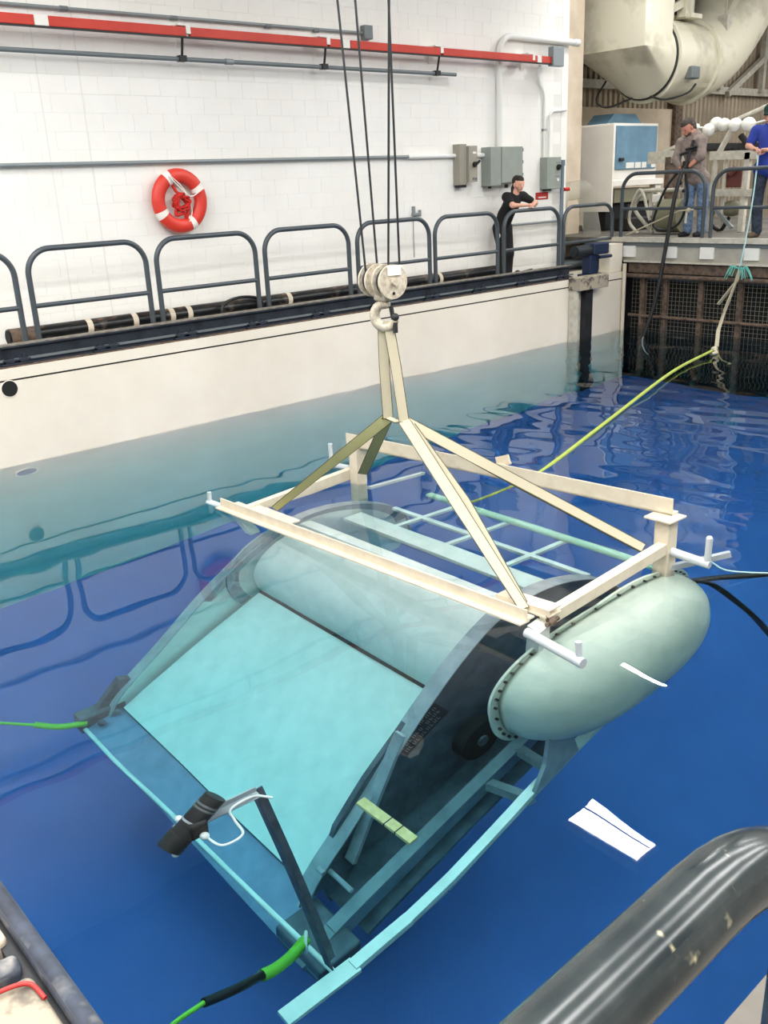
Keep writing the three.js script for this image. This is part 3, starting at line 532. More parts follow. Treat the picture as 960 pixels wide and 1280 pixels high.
  // drum and ramp between the plates
  const cx = 4.74, cy = -1.06, rr = 0.79, drum = [];
  const ang = (p) => Math.atan2(p[1] - cy, p[0] - cx);
  const prof = []; for (let i = 0; i <= 40; i++) { const a = (206 - i * (206 - 98) / 40) * D2R; prof.push(new THREE.Vector2(cx + rr * Math.cos(a), cy + rr * Math.sin(a))); }
  const inner = prof.slice().reverse().map((p) => new THREE.Vector2(cx + (p.x - cx) * 0.96, cy + (p.y - cy) * 0.96));
  P('drum', new THREE.ExtrudeGeometry(new THREE.Shape([...prof, ...inner]), { depth: 2.43, bevelEnabled: false, curveSegments: 4 }).translate(0, 0, -6.33), M.pale);
  const seam = prof[0];
  P('seal_strip', bar([seam.x - 0.015, seam.y + 0.02, -6.33], [seam.x - 0.015, seam.y + 0.02, -3.9], 0.045, 0.06, 0.6), M.seal);
  P('ramp', [bar([2.62, -2.34, -5.115], [seam.x - 0.03, seam.y - 0.0, -5.115], 2.44, 0.03)], M.pale);
  const ring = new THREE.Shape(); ring.absarc(cx - 0.02, cy + 0.03, 1.02, 120 * D2R, 208 * D2R, false); ring.absarc(cx - 0.02, cy + 0.03, 0.9, 208 * D2R, 120 * D2R, true);
  P('end_ring', new THREE.ExtrudeGeometry(ring, { depth: 0.02, bevelEnabled: false, curveSegments: 30 }).translate(0, 0, -6.385), M.steelUnder);
  // cheek at the foot of the right plate
  P('cheek_plate', new THREE.ExtrudeGeometry(new THREE.Shape([[3.47, -1.11], [3.1, -1.5], [2.84, -1.83], [2.68, -2.32], [2.76, -2.62], [2.98, -2.39], [3.39, -1.34]].map((p) => new THREE.Vector2(...p))), { depth: 0.04, bevelEnabled: false }).translate(0, 0, -3.92), M.plateDark);
  P('front_strip', bar([3.34, -1.06, -3.79], [2.87, -2.15, -3.79], 0.03, 0.085, Math.PI / 2), M.steelUnder);
  P('hinge_pin', [rod([2.72, -2.15, -3.82], [2.72, -2.15, -3.6], 0.018), rod([2.62, -2.0, -3.8], [2.62, -2.0, -3.74], 0.02)], M.steelUnder);
  // lip and base frame
  P('lip', bar([2.3, -2.45, -4.9], [2.62, -2.38, -4.9], 2.95, 0.02), M.lipGrey);
  P('lip_edge', [rod([2.29, -2.44, -6.38], [2.29, -2.13, -3.16], 0.018, 8)], M.pale);
  P('lip_hinge', [bar([2.63, -2.35, -6.34], [2.63, -2.35, -3.9], 0.03, 0.035)], M.plateDark);
  P('corner_shoe', [rbox(2.26, 2.66, -2.5, -2.3, -6.52, -6.38, 0.02), bar([2.5, -2.35, -6.45], [2.7, -2.0, -6.42], 0.06, 0.16), ball(2.4, -2.36, -6.3, 0.035), ball(2.55, -2.33, -6.32, 0.03)], M.plateDark);
  P('corner_shoe', [rbox(2.3, 2.62, -2.5, -2.36, -3.84, -3.4, 0.02)], M.plateDark);
  P('added_shade_pan', [bar([2.75, -2.55, -5.05], [4.7, -1.96, -5.05], 3.1, 0.03)], M.plateDark);  // dark sheet added to stand in for the shade beneath the rig
  for (const z of [-3.12]) {
    const k = z < -5 ? 1 : 1;
    P('skid', [bar([1.86, -1.96, z], [2.35, -1.985, z], 0.1, 0.03), bar([2.33, -1.98, z], [2.75, -1.955, z], 0.07, 0.05), bar([2.74, -1.955, z], [3.1, -1.88, z], 0.065, 0.05), bar([3.09, -1.883, z], [3.42, -1.775, z], 0.065, 0.05), bar([3.41, -1.778, z], [3.76, -1.64, z], 0.065, 0.05), bar([3.75, -1.643, z], [5.6, -1.05, z], 0.065, 0.05)], M.pale);
    P('skid_web', [bar([2.2, -2.06, z - 0.02], [3.08, -1.98, z - 0.02], 0.012, 0.12), bar([3.08, -1.98, z - 0.02], [3.78, -1.72, z - 0.02], 0.012, 0.12), bar([3.78, -1.72, z - 0.02], [5.6, -1.13, z - 0.02], 0.012, 0.12)], M.steelUnder);
    const zi = z > -5 ? -3.58 : -6.62;
    P('base_beam', [bar([2.3, -2.5, zi], [2.55, -2.4, zi], 0.09, 0.14), bar([2.55, -2.4, zi], [3.08, -2.23, zi], 0.09, 0.14), bar([3.08, -2.23, zi], [5.7, -1.4, zi], 0.09, 0.14)], M.beamGrey);
    for (const [a, b] of [[[3.9, -2.0, zi], [3.82, -1.7, z]], [[4.24, -1.86, zi], [4.05, -1.56, z]]]) P('cross_bar', bar(a, b, 0.07, 0.07), M.steelUnder);
    const g = new THREE.ExtrudeGeometry(new THREE.Shape([[3.8, -1.64], [4.26, -1.48], [4.14, -1.0], [3.96, -1.0], [3.93, -1.35]].map((p) => new THREE.Vector2(...p))), { depth: 0.03, bevelEnabled: false }).translate(0, 0, z + 0.01);
    P('gusset', g, M.steelUnder);
  }
  // sunk cross members behind the drum
  P('cross_member', rbox(5.0, 5.22, -0.55, -0.48, -6.36, -3.9, 0.01), M.pale);
  P('cross_member', rbox(4.5, 4.62, -0.29, -0.24, -6.36, -3.9, 0.01), M.pale);
  P('cross_member', rbox(5.56, 5.62, -0.64, -0.58, -6.3, -4.0, 0.01), M.pale);
  P('rear_pipe', rod([6.07, -0.6, -6.3], [6.07, -0.6, -3.6], 0.055, 20), std(0xbfe0c8, 0.5));
  for (const z of [-4.6, -5.25, -5.9]) P('stringer', bar([5.15, -0.56, z], [6.07, -0.66, z], 0.05, 0.05), M.pale);
  P('rear_arm', [bar([5.45, -0.06, -6.5], [6.3, -0.3, -6.62], 0.05, 0.06)], M.pale);
  P('rear_arm', [bar([5.5, -0.35, -3.5], [6.1, -0.62, -3.62], 0.06, 0.06)], M.steelUnder);
  const banded = P('banded_board', [bar([2.9, -1.38, -3.69], [2.93, -1.44, -3.25], 0.07, 0.03)], M.boardYellow, 'yellow gauge board');  // yellow bar with dark bands, reaching out beside the right plate
  part('board_band', bar([2.914, -1.412, -3.46], [2.9145, -1.413, -3.452], 0.074, 0.034), M.black, banded); part('board_band', bar([2.92, -1.424, -3.37], [2.9205, -1.425, -3.362], 0.074, 0.034), M.black, banded);
  const wheel = P('wheel', [rod([4.05, -1.72, -3.84], [4.05, -1.72, -3.74], 0.2, 28)], M.rubber);
  part('wheel_hub', [rod([4.05, -1.72, -3.74], [4.05, -1.72, -3.72], 0.05, 18)], M.plateDark, wheel);
  { // lettered plate on the dark side plate: three lines of worn, unreadable characters
    const cv = document.createElement('canvas'); cv.width = 256; cv.height = 160; const q = cv.getContext('2d');
    q.fillStyle = '#15181c'; q.fillRect(0, 0, 256, 160); q.fillStyle = '#a8adb0';
    for (let r = 0; r < 3; r++) for (let c = 0; c < 11; c++) { if ((c * 7 + r * 5) % 11 === 3) continue; const x = 14 + c * 21, y = 22 + r * 44; q.fillRect(x, y, 3, 28); if ((c + r) % 2) q.fillRect(x, y + ((c * 3 + r) % 3) * 12, 12, 4); else q.fillRect(x + 10, y, 3, 28); if ((c * r) % 3) q.fillRect(x, y + 24, 12, 4); }
    const tx = new THREE.CanvasTexture(cv); tx.colorSpace = THREE.SRGBColorSpace;
    const g = new THREE.PlaneGeometry(0.46, 0.27).rotateZ(0.52).translate(3.58, -1.26, -3.853);
    const o = shade(new THREE.Mesh(g, mapped(tx, 0.6))); o.name = 'lettered_plate'; o.userData.label = 'black plate with worn pale lettering';
    g.translate(-dev.position.x, -dev.position.y, -dev.position.z); R.add(o);
  }
  // side floats
  for (const s of [1]) {
    const zf = -3.33, tilt = 0.13, C = V(4.82, -0.67, zf);
    const outline = (u, k) => { const c = Math.cos(u), q = Math.sin(u), e = 2 / 2.7; return [k * 1.06 * Math.sign(c) * Math.abs(c) ** e, k * 0.62 * Math.sign(q) * Math.abs(q) ** e]; };
    const NU = 72, NV = 24, pos = [], idx = [];
    for (let j = 0; j <= NV; j++) { const ph = (j / NV) * Math.PI / 2, k = Math.cos(ph) ** 0.8, h = Math.sin(ph) ** 0.9 * 0.5; for (let i = 0; i < NU; i++) { const [a, b] = outline((i / NU) * Math.PI * 2, Math.max(k, 0.0005)); pos.push(a, b, h); } }
    for (let j = 0; j < NV; j++) for (let i = 0; i < NU; i++) { const a = j * NU + i, b = j * NU + (i + 1) % NU; idx.push(a, b, a + NU, b, b + NU, a + NU); }
    const close = pos.length / 3; pos.push(0, 0, 0); for (let i = 0; i < NU; i++) idx.push(close, (i + 1) % NU, i);
    const place = (g) => { if (s < 0) g.rotateY(Math.PI); return g.rotateZ(tilt).translate(C.x, C.y, C.z); };
    const g = new THREE.BufferGeometry(); g.setAttribute('position', new THREE.Float32BufferAttribute(pos, 3)); g.setIndex(idx); g.computeVertexNormals();
    P('float', place(g), M.mint);
    const fo = [], fi = []; for (let i = 0; i < NU; i++) { fo.push(new THREE.Vector2(...outline((i / NU) * Math.PI * 2, 1.075))); }
    const flange = part('flange', place(new THREE.ExtrudeGeometry(new THREE.Shape(fo), { depth: 0.02, bevelEnabled: false }).translate(0, 0, -0.02)), M.mint, dev);
    const bolts = []; for (let i = 0; i < 44; i++) { const [a, b] = outline((i / 44) * Math.PI * 2, 1.035); bolts.push(new THREE.CylinderGeometry(0.012, 0.012, 0.05, 6).rotateX(Math.PI / 2).translate(a, b, -0.005)); }
    part('flange_bolts', place(join(bolts)), M.darkSteel, flange).userData.kind = 'stuff';
  }
  // camera arm
  P('camera_arm', [section([[-0.035, 0], [0.035, 0], [0.035, 0.008], [-0.027, 0.008], [-0.027, 0.07], [-0.035, 0.07]], [2.22, -1.95, -3.19], [2.04, -0.3, -3.47])], M.plateDark);
  P('camera_arm', [section([[-0.03, 0], [0.03, 0], [0.03, 0.006], [-0.022, 0.006], [-0.022, 0.05], [-0.03, 0.05]], [2.06, -0.3, -3.46], [1.6, -0.31, -3.5])], M.steelUnder);
  P('ring_eye', [new THREE.TorusGeometry(0.055, 0.01, 8, 28).rotateY(0.9).translate(2.24, -1.98, -3.42)], M.pale);
}
{ // underwater camera on the arm
  const t = thing('camera', 'black cylindrical underwater camera on a bracket arm at the rig front', 'camera', [1.68, -0.26, -3.5]);
  const a = V(1.585, -0.32, -3.465), b = V(1.765, -0.18, -3.48), d = b.clone().sub(a).normalize(), at = (k) => a.clone().addScaledVector(d, k);
  const camBody = part('body', [rod(at(0), at(0.31), 0.062, 28)], M.black, t);
  for (const k of [0.12, 0.215, 0.24]) part('ring', [rod(at(k), at(k + 0.012), 0.0655, 28)], k < 0.2 ? M.steelUnder : M.greyPipe, camBody);
  const hood = part('lens_hood', [rod(at(-0.06), at(0.04), 0.07, 28)], M.black, t);
  part('lens', [rod(at(-0.066), at(-0.06), 0.05, 28)], M.lens, hood);
  part('clamp', [rbox(1.63, 1.73, -0.33, -0.2, -3.47, -3.4, 0.015)], M.rubber, t);
  part('plug', [ball(1.69, -0.3, -3.38, 0.025), ball(1.55, -0.36, -3.45, 0.022), ball(1.55, -0.38, -3.42, 0.02), ball(1.645, -0.24, -3.54, 0.02)], M.plasticWhite, t);
  part('cable', [tube([[1.69, -0.3, -3.38], [1.73, -0.34, -3.29], [1.84, -0.33, -3.28], [1.86, -0.3, -3.38], [1.88, -0.27, -3.44], [2.02, -0.28, -3.45], [2.1, -0.32, -3.4]], 0.008, 8, 60)], M.plasticWhite, t);
}

// ---------------------------------------------------------------- ropes and hoses
one('rope', 'yellow-green tow rope running from the knot to the rig', 'rope', [tube([[13.4, 0.06, -7.42], [11.62, 0.05, -7.03], [8.83, 0.02, -6.15], [6.93, -0.01, -5.56], [6.2, -0.1, -5.5], [5.7, -0.25, -5.6]], 0.022, 8, 90)], M.greenRope);
{
  const t = thing('tow_line', 'pale cord with a frayed knot leading down to the tow strap', 'rope', [14.6, 1.2, -7.7]);
  part('cord', tube([[14.97, 2.98, -7.745], [14.75, 2.3, -7.66], [14.65, 1.75, -7.66], [14.6, 1.24, -7.7]], 0.012, 8, 50), M.cordBlue, t);
  const fr = []; for (let i = 0; i < 26; i++) { const a = rnd() * 6.28, e = 0.12 + rnd() * 0.12; fr.push(tube([[14.6, 1.18, -7.7], [14.6 + 0.3 * e * Math.cos(a), 1.2 + 0.05 * rnd(), -7.7 + e * 0.7 * Math.sin(a)], [14.6 + 0.5 * e * Math.cos(a), 1.12 - 0.1 * rnd(), -7.7 + e * 1.2 * Math.sin(a)]], 0.006, 5, 8)); }
  part('frayed_tuft', fr, std(0x6fc0b4, 0.9), t);
  part('strap', ribbon([[14.6, 1.18, -7.7], [14.58, 0.98, -7.74], [14.5, 0.5, -7.86], [14.25, 0.24, -7.8], [13.72, 0.07, -7.52]], 0.06, 0.02, [0.8, 0.4, 0.9, 0.3]), M.webbing, t);
  part('strap_tail', ribbon([[14.58, 0.98, -7.74], [14.5, 0.62, -7.98]], 0.075, 0.012, [0.5]), M.webbing, t);
  part('knot', [ball(13.62, 0.05, -7.5, 0.05, 1.3, 0.8, 1), tube([[13.6, 0.05, -7.5], [13.5, 0.02, -7.4], [13.35, 0.02, -7.4]], 0.025, 8, 16)], M.webbing, t);
}
one('strap', 'small yellow float strap hanging in the water below the knot', 'strap', [tube([[13.7, 0.02, -7.5], [13.3, -0.15, -7.2], [13.2, -0.25, -7.0]], 0.02, 8, 20), ball(13.0, -0.1, -6.9, 0.05, 1, 1.3, 0.6)], M.webbingOlive);
one('rope', 'green and black rope tied to the ring at the lower front of the rig', 'rope', [tube([[2.24, -1.98, -3.43], [2.1, -1.9, -3.36], [1.95, -1.8, -3.3], [1.86, -1.75, -3.29]], 0.035, 8, 40)], M.brightGreen);
one('rope', 'black sleeved middle length of the green mooring rope', 'rope', [tube([[1.87, -1.75, -3.29], [1.7, -1.62, -3.24], [1.56, -1.56, -3.24], [1.5, -1.53, -3.24]], 0.026, 8, 40)], M.black);
one('rope', 'thin green tail of the mooring rope running out at the lower edge', 'rope', [tube([[1.5, -1.53, -3.24], [1.3, -1.46, -3.2], [0.9, -1.2, -3.0], [0.56, -1.0, -2.9]], 0.014, 8, 40)], M.brightGreen);
one('rope', 'green mooring rope at the far left corner of the lip', 'rope', [tube([[2.3, -2.36, -6.38], [2.1, -2.26, -6.4], [1.95, -2.2, -6.5]], 0.028, 8, 30), tube([[1.95, -2.2, -6.5], [1.5, -2.1, -6.8], [0.8, -2.0, -7.0]], 0.014, 8, 30)], M.brightGreen);
one('hose', 'dark hose trailing off right from the rear of the float', 'hose', [tube([[5.6, -0.3, -3.3], [6.05, -0.45, -3.2], [6.5, -0.5, -2.9], [7.2, -0.5, -2.4]], 0.035, 10, 40)], M.hose);
one('hose', 'second dark hose sinking steeply behind the float', 'hose', [tube([[5.7, -0.4, -3.35], [6.1, -0.62, -3.28], [6.4, -1.2, -3.1], [6.8, -2.2, -2.9]], 0.028, 10, 40)], M.hose);
one('cord', 'thin pale cord from the rear peg across the right water', 'cord', [tube([[5.6, 0.16, -3.0], [5.75, 0.06, -2.9], [6.2, 0.0, -2.6], [6.9, 0.0, -2.2]], 0.006, 6, 30)], M.cordBlue);
{
  const t = thing('air_hose', 'black hose held by the man in grey, hanging into the water', 'hose', [14.7, 0, -9.2]);
  part('hose', tube([[14.94, 2.83, -9.02], [14.78, 2.6, -9.02], [14.7, 2.2, -9.06], [14.62, 1.4, -9.12], [14.5, 0.6, -9.18], [14.35, 0.0, -9.28], [14.2, -0.6, -9.4]], 0.034, 10, 90), M.hose, t);
  part('loop', tube([[14.92, 2.8, -9.06], [14.86, 2.5, -9.3], [14.88, 2.1, -9.5], [14.9, 1.85, -9.55], [14.95, 1.78, -9.35], [15.0, 1.9, -9.1], [15.0, 2.3, -8.98], [14.96, 2.7, -9.02]], 0.022, 8, 90), M.hose, t);
  part('fittings', [rbox(14.9, 14.98, 2.74, 2.9, -9.06, -8.96, 0.02), rod([14.88, 2.72, -9.0], [14.98, 3.22, -8.92], 0.025), rod([14.92, 3.0, -9.12], [14.96, 3.08, -8.84], 0.02), rod([14.92, 3.08, -9.02], [14.95, 3.12, -8.82], 0.022), ball(14.9, 2.55, -9.08, 0.04), ball(14.9, 2.42, -9.0, 0.03)], M.black, t);
  const c = one('cord', 'thin white cord dangling into the water beside the black hose', 'cord', [tube([[14.35, 0.0, -9.28], [14.2, -0.15, -9.2], [13.9, -0.4, -9.0], [13.6, -0.8, -8.7]], 0.012, 6, 30)], M.plasticWhite);
}

// ---------------------------------------------------------------- end platform with its screen
{
  const t = thing('end_platform', 'steel platform across the tank end with white lamp plates', 'platform', [15, 1.6, -8]);
  part('deck', box(14.9, 22, 1.56, 1.64, -13.78, NZ - 0.02), M.deckConcrete, t);
  part('edge_angle', [box(14.76, 14.93, 1.575, 1.655, -10.62, NZ - 0.02)], M.gantry, t);
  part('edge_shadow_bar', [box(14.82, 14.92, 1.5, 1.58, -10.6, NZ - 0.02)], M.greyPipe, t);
  part('face_beam', box(14.84, 14.92, 1.25, 1.52, -10.3, NZ - 0.02), mapped(mottle([178, 176, 166], [156, 152, 142], 1.1, 2), 0.6), t);
  part('lower_flange', box(14.76, 14.9, 1.225, 1.255, -10.05, NZ - 0.02), M.gantry, t);
  for (const z of [-9.97, -9.13, -8.43, -7.63, -6.9, -6.1]) part('white_plate', rbox(14.79, 14.845, 1.31, 1.505, z - 0.125, z + 0.125, 0.008), M.white, t);
  part('support_beam', [section(channel(0.14, 0.16, 0.02), [14.86, 1.04, -10.0], [14.86, 1.04, NZ])], M.rust, t);
  part('lower_pipe', rod([14.82, 0.985, -10.0], [14.82, 0.985, NZ], 0.04), M.rust, t);
  const s = thing('screen', 'rusty wire mesh screen on posts below the platform', 'mesh screen', [14.95, 0, -8]);
  for (const z of [-9.75, -9.28, -8.58, -7.85, -7.1, -6.4, -5.6]) part('post', box(14.95, 15.03, -3.9, 1.02, z - 0.045, z + 0.045), M.rust, s);
  part('cross_pipe', rod([14.93, 0.26, -10.0], [14.93, 0.26, NZ], 0.03), M.rust, s);
  part('top_plate', box(15.04, 15.08, 0.88, 1.03, -10.0, NZ), std(0x3c4a50, 0.6), s);
  const w = []; for (let z = -9.98; z < -5; z += 0.075) w.push(new THREE.BoxGeometry(0.005, 4.6, 0.005).translate(15.0, -1.35, z)); for (let y = -0.5; y < 0.95; y += 0.075) w.push(new THREE.BoxGeometry(0.005, 0.005, 5).translate(15.0, y, -7.5));
  const m = part('wire_mesh', w, M.mesh, s); m.userData.kind = 'stuff';
  part('frame_bit', [rod([14.93, 0.1, -9.75], [14.93, 0.55, -9.75], 0.03)], M.rust, s);
}
function deckRail(z0, z1, label) {
  const t = thing('guard_rail', label, 'guard rail', [14.86, 1.655, (z0 + z1) / 2]);
  part('hoop', bentTube([[14.86, 1.655, z0], [14.86, 2.735, z0], [14.86, 2.735, z1], [14.86, 1.655, z1]], 0.3, 0.032), M.rail, t);
  part('mid_rail', rod([14.86, 2.14, z0], [14.86, 2.14, z1], 0.027), M.rail, t);
}
deckRail(-10.2, -8.57, 'grey guard rail panel before the man in the grey hoodie');
deckRail(-8.42, -6.85, 'grey guard rail panel before the man in the blue shirt');
one('rope', 'thin yellow rope slanting across the rail to a knot', 'rope', [rod([14.95, 1.68, -10.15], [14.8, 2.1, -9.0], 0.012, 8), rod([14.8, 2.1, -9.0], [14.78, 2.12, -8.72], 0.014, 8), ball(14.8, 2.11, -8.82, 0.04), rod([14.8, 2.12, -8.85], [14.8, 1.9, -8.87], 0.02)], M.webbing);

// ---------------------------------------------------------------- things behind the platform
{
  const t = thing('cabinet', 'white equipment cabinet with a blue door on the platform', 'cabinet', [17.3, 1.64, -12]);
  part('body', rbox(16.5, 18.05, 2.6, 3.69, -12.45, -11.58, 0.015), M.cabinetWhite, t);
  part('side_panel', rbox(16.47, 16.52, 2.02, 3.66, -12.44, -11.56, 0.01), M.cabinetWhite, t);
  const cabDoor = part('door', rbox(16.56, 17.98, 2.82, 3.64, -11.6, -11.545, 0.01), M.cabinetBlue, t, 'blue cabinet door');
  part('handle', [rbox(16.64, 16.78, 2.98, 3.04, -11.55, -11.5, 0.01)], M.black, cabDoor);
  for (const [a, b] of [[16.9, 17.18], [17.22, 17.42], [17.46, 17.62], [17.8, 17.95]]) part('label_card', box(a, b, 2.84, 2.95, -11.546, -11.54), M.white, cabDoor);
  part('roof_hood', [new THREE.ExtrudeGeometry(new THREE.Shape([[0, 0], [1.25, 0], [1.0, 0.2], [0.25, 0.2]].map((p) => new THREE.Vector2(...p))), { depth: 0.5, bevelEnabled: false }).translate(16.72, 3.69, -12.42)], M.cabinetBlue, t, 'blue hood on top');
  part('lower_frame', [rbox(16.5, 18.3, 2.5, 2.62, -12.4, -11.55, 0.01), rbox(18.1, 18.3, 1.64, 2.6, -11.75, -11.6, 0.01)], M.cabinetWhite, t);
  part('lower_box', rbox(16.7, 18.0, 2.18, 2.45, -12.3, -11.65, 0.01), M.olive, t);
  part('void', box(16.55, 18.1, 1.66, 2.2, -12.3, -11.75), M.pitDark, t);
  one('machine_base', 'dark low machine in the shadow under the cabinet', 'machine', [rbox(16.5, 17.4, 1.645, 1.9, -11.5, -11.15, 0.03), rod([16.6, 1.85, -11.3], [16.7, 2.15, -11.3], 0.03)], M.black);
  one('wall_switch', 'small grey switch on the beige pillar behind the cabinet', 'switch', [rbox(15.97, 16.1, 2.75, 3.2, -12.3, -12.1, 0.01), rbox(15.98, 16.12, 2.68, 2.76, -12.28, -12.12, 0.01)], M.boxGrey);
  const d = thing('duct_hose', 'clear bent plastic duct standing at the wall corner', 'duct', [15, 1.1, -11.4]);
  part('hood', bentTube([[14.45, 1.25, -11.35], [14.5, 2.45, -11.35], [15.3, 2.5, -11.35], [15.62, 1.35, -11.3]], 0.2, 0.17, 24), clear, d);
  part('base', [rbox(14.42, 15.55, 1.06, 1.2, -11.6, -11.15, 0.05)], M.greyPipe, d);
}
{ // fan and duct
  const t = thing('fan_duct', 'large cream ventilation fan with a square elbow duct', 'ventilation duct', [17.5, 4.8, -10.9]);
  const cy = 4.86, cz = -11.55, r = 0.74;
  part('casing', rod([17.5, cy, cz], [18.95, cy, cz], r, 48), M.creamDuct, t);
  for (const x of [17.42, 18.86]) part('flange', rod([x, cy, cz], [x + 0.09, cy, cz], r + 0.07, 48), M.creamDuct, t);
  for (const x of [17.34, 18.97]) part('gasket', rod([x, cy, cz], [x + 0.07, cy, cz], r + 0.01, 48), M.black, t);
  // elbow: rectangle lofted into the round end
  const loft = (secs, n) => { const pos = [], idx = []; secs.forEach((s) => s.forEach((p) => pos.push(...p))); for (let j = 0; j < secs.length - 1; j++) for (let i = 0; i < n; i++) { const a = j * n + i, b = j * n + (i + 1) % n; idx.push(a, a + n, b, b, a + n, b + n); } const g = new THREE.BufferGeometry(); g.setAttribute('position', new THREE.Float32BufferAttribute(pos, 3)); g.setIndex(idx); g.computeVertexNormals(); return g; };
  const N = 48, secs = [], rect = (u) => { const c = Math.cos(u), s = Math.sin(u), m = Math.max(Math.abs(c), Math.abs(s)); return [c / m, s / m]; };
  for (let j = 0; j <= 16; j++) {
    const k = j / 16, e = k * k * (3 - 2 * k), s = [];
    for (let i = 0; i < N; i++) {
      const u = (i / N) * Math.PI * 2, [ra, rb] = rect(u);
      const R = V(16.72 + ra * 0.46, 4.97, -11.62 + rb * 0.8), p = R.clone().lerp(V(17.36, cy + r * Math.cos(u), cz + r * Math.sin(u)), 0.15 * e + 0.85 * k);
      s.push([p.x, p.y, p.z]);
    }
    secs.push(s);
  }
  part('elbow', loft(secs, N), Object.assign(M.creamDuct.clone(), { side: THREE.DoubleSide }), t);
  part('square_duct', [box(16.26, 17.18, 4.96, 7.3, -12.42, -10.82), box(17.0, 17.18, 4.96, 5.3, -12.2, -11.0)], M.creamDuct, t);
  const cone = []; for (let j = 0; j <= 12; j++) { const k = j / 12, s = []; for (let i = 0; i < N; i++) { const u = (i / N) * Math.PI * 2, q = r * (1 + 0.3 * k); const a = 0.95 * k; s.push([19.0 + 2.2 * k + Math.cos(u) * q * -Math.sin(a) * 0.8, cy + 1.9 * k * k + 0.35 * k + Math.cos(u) * q * Math.cos(a * 0.6), cz + Math.sin(u) * q]); } secs.length = 0; cone.push(s); }
  part('outlet_cone', loft(cone, N), Object.assign(M.creamDuct.clone(), { side: THREE.DoubleSide }), t);
  part('hanger', [box(18.1, 18.5, 5.58, 5.66, -11.5, -11.0), rod([18.35, 5.6, -11.2], [18.35, 7.3, -11.2], 0.09), bar([17.5, 5.65, -11.2], [18.2, 5.9, -11.2], 0.1, 0.14), rbox(18.05, 18.2, 5.6, 6.1, -11.3, -11.1, 0.01)], M.creamDuct, t);
  part('drop_rod', rod([17.45, 5.5, -11.0], [17.45, 7.3, -11.0], 0.02), M.gantry, t); part('drop_rod', [rod([19.4, 5.5, -11.0], [19.4, 7.3, -11.0], 0.02), rbox(19.3, 19.5, 5.4, 5.7, -11.1, -10.9, 0.01)], M.gantry, t);
  part('terminal_box', [rbox(17.85, 18.15, 4.45, 4.68, cz + r - 0.12, cz + r + 0.06, 0.03)], M.greyPipe, t);
  part('power_cable', [tube([[18.1, 4.36, cz + r], [17.9, 4.2, cz + r - 0.05], [17.6, 4.1, cz + 0.4], [17.2, 4.15, cz + 0.3]], 0.02, 8, 30), tube([[16.9, 4.5, -12.1], [16.6, 4.15, -12.1], [16.7, 4.0, -11.9], [17.1, 4.15, -11.6]], 0.02, 8, 30)], M.black, t);
}
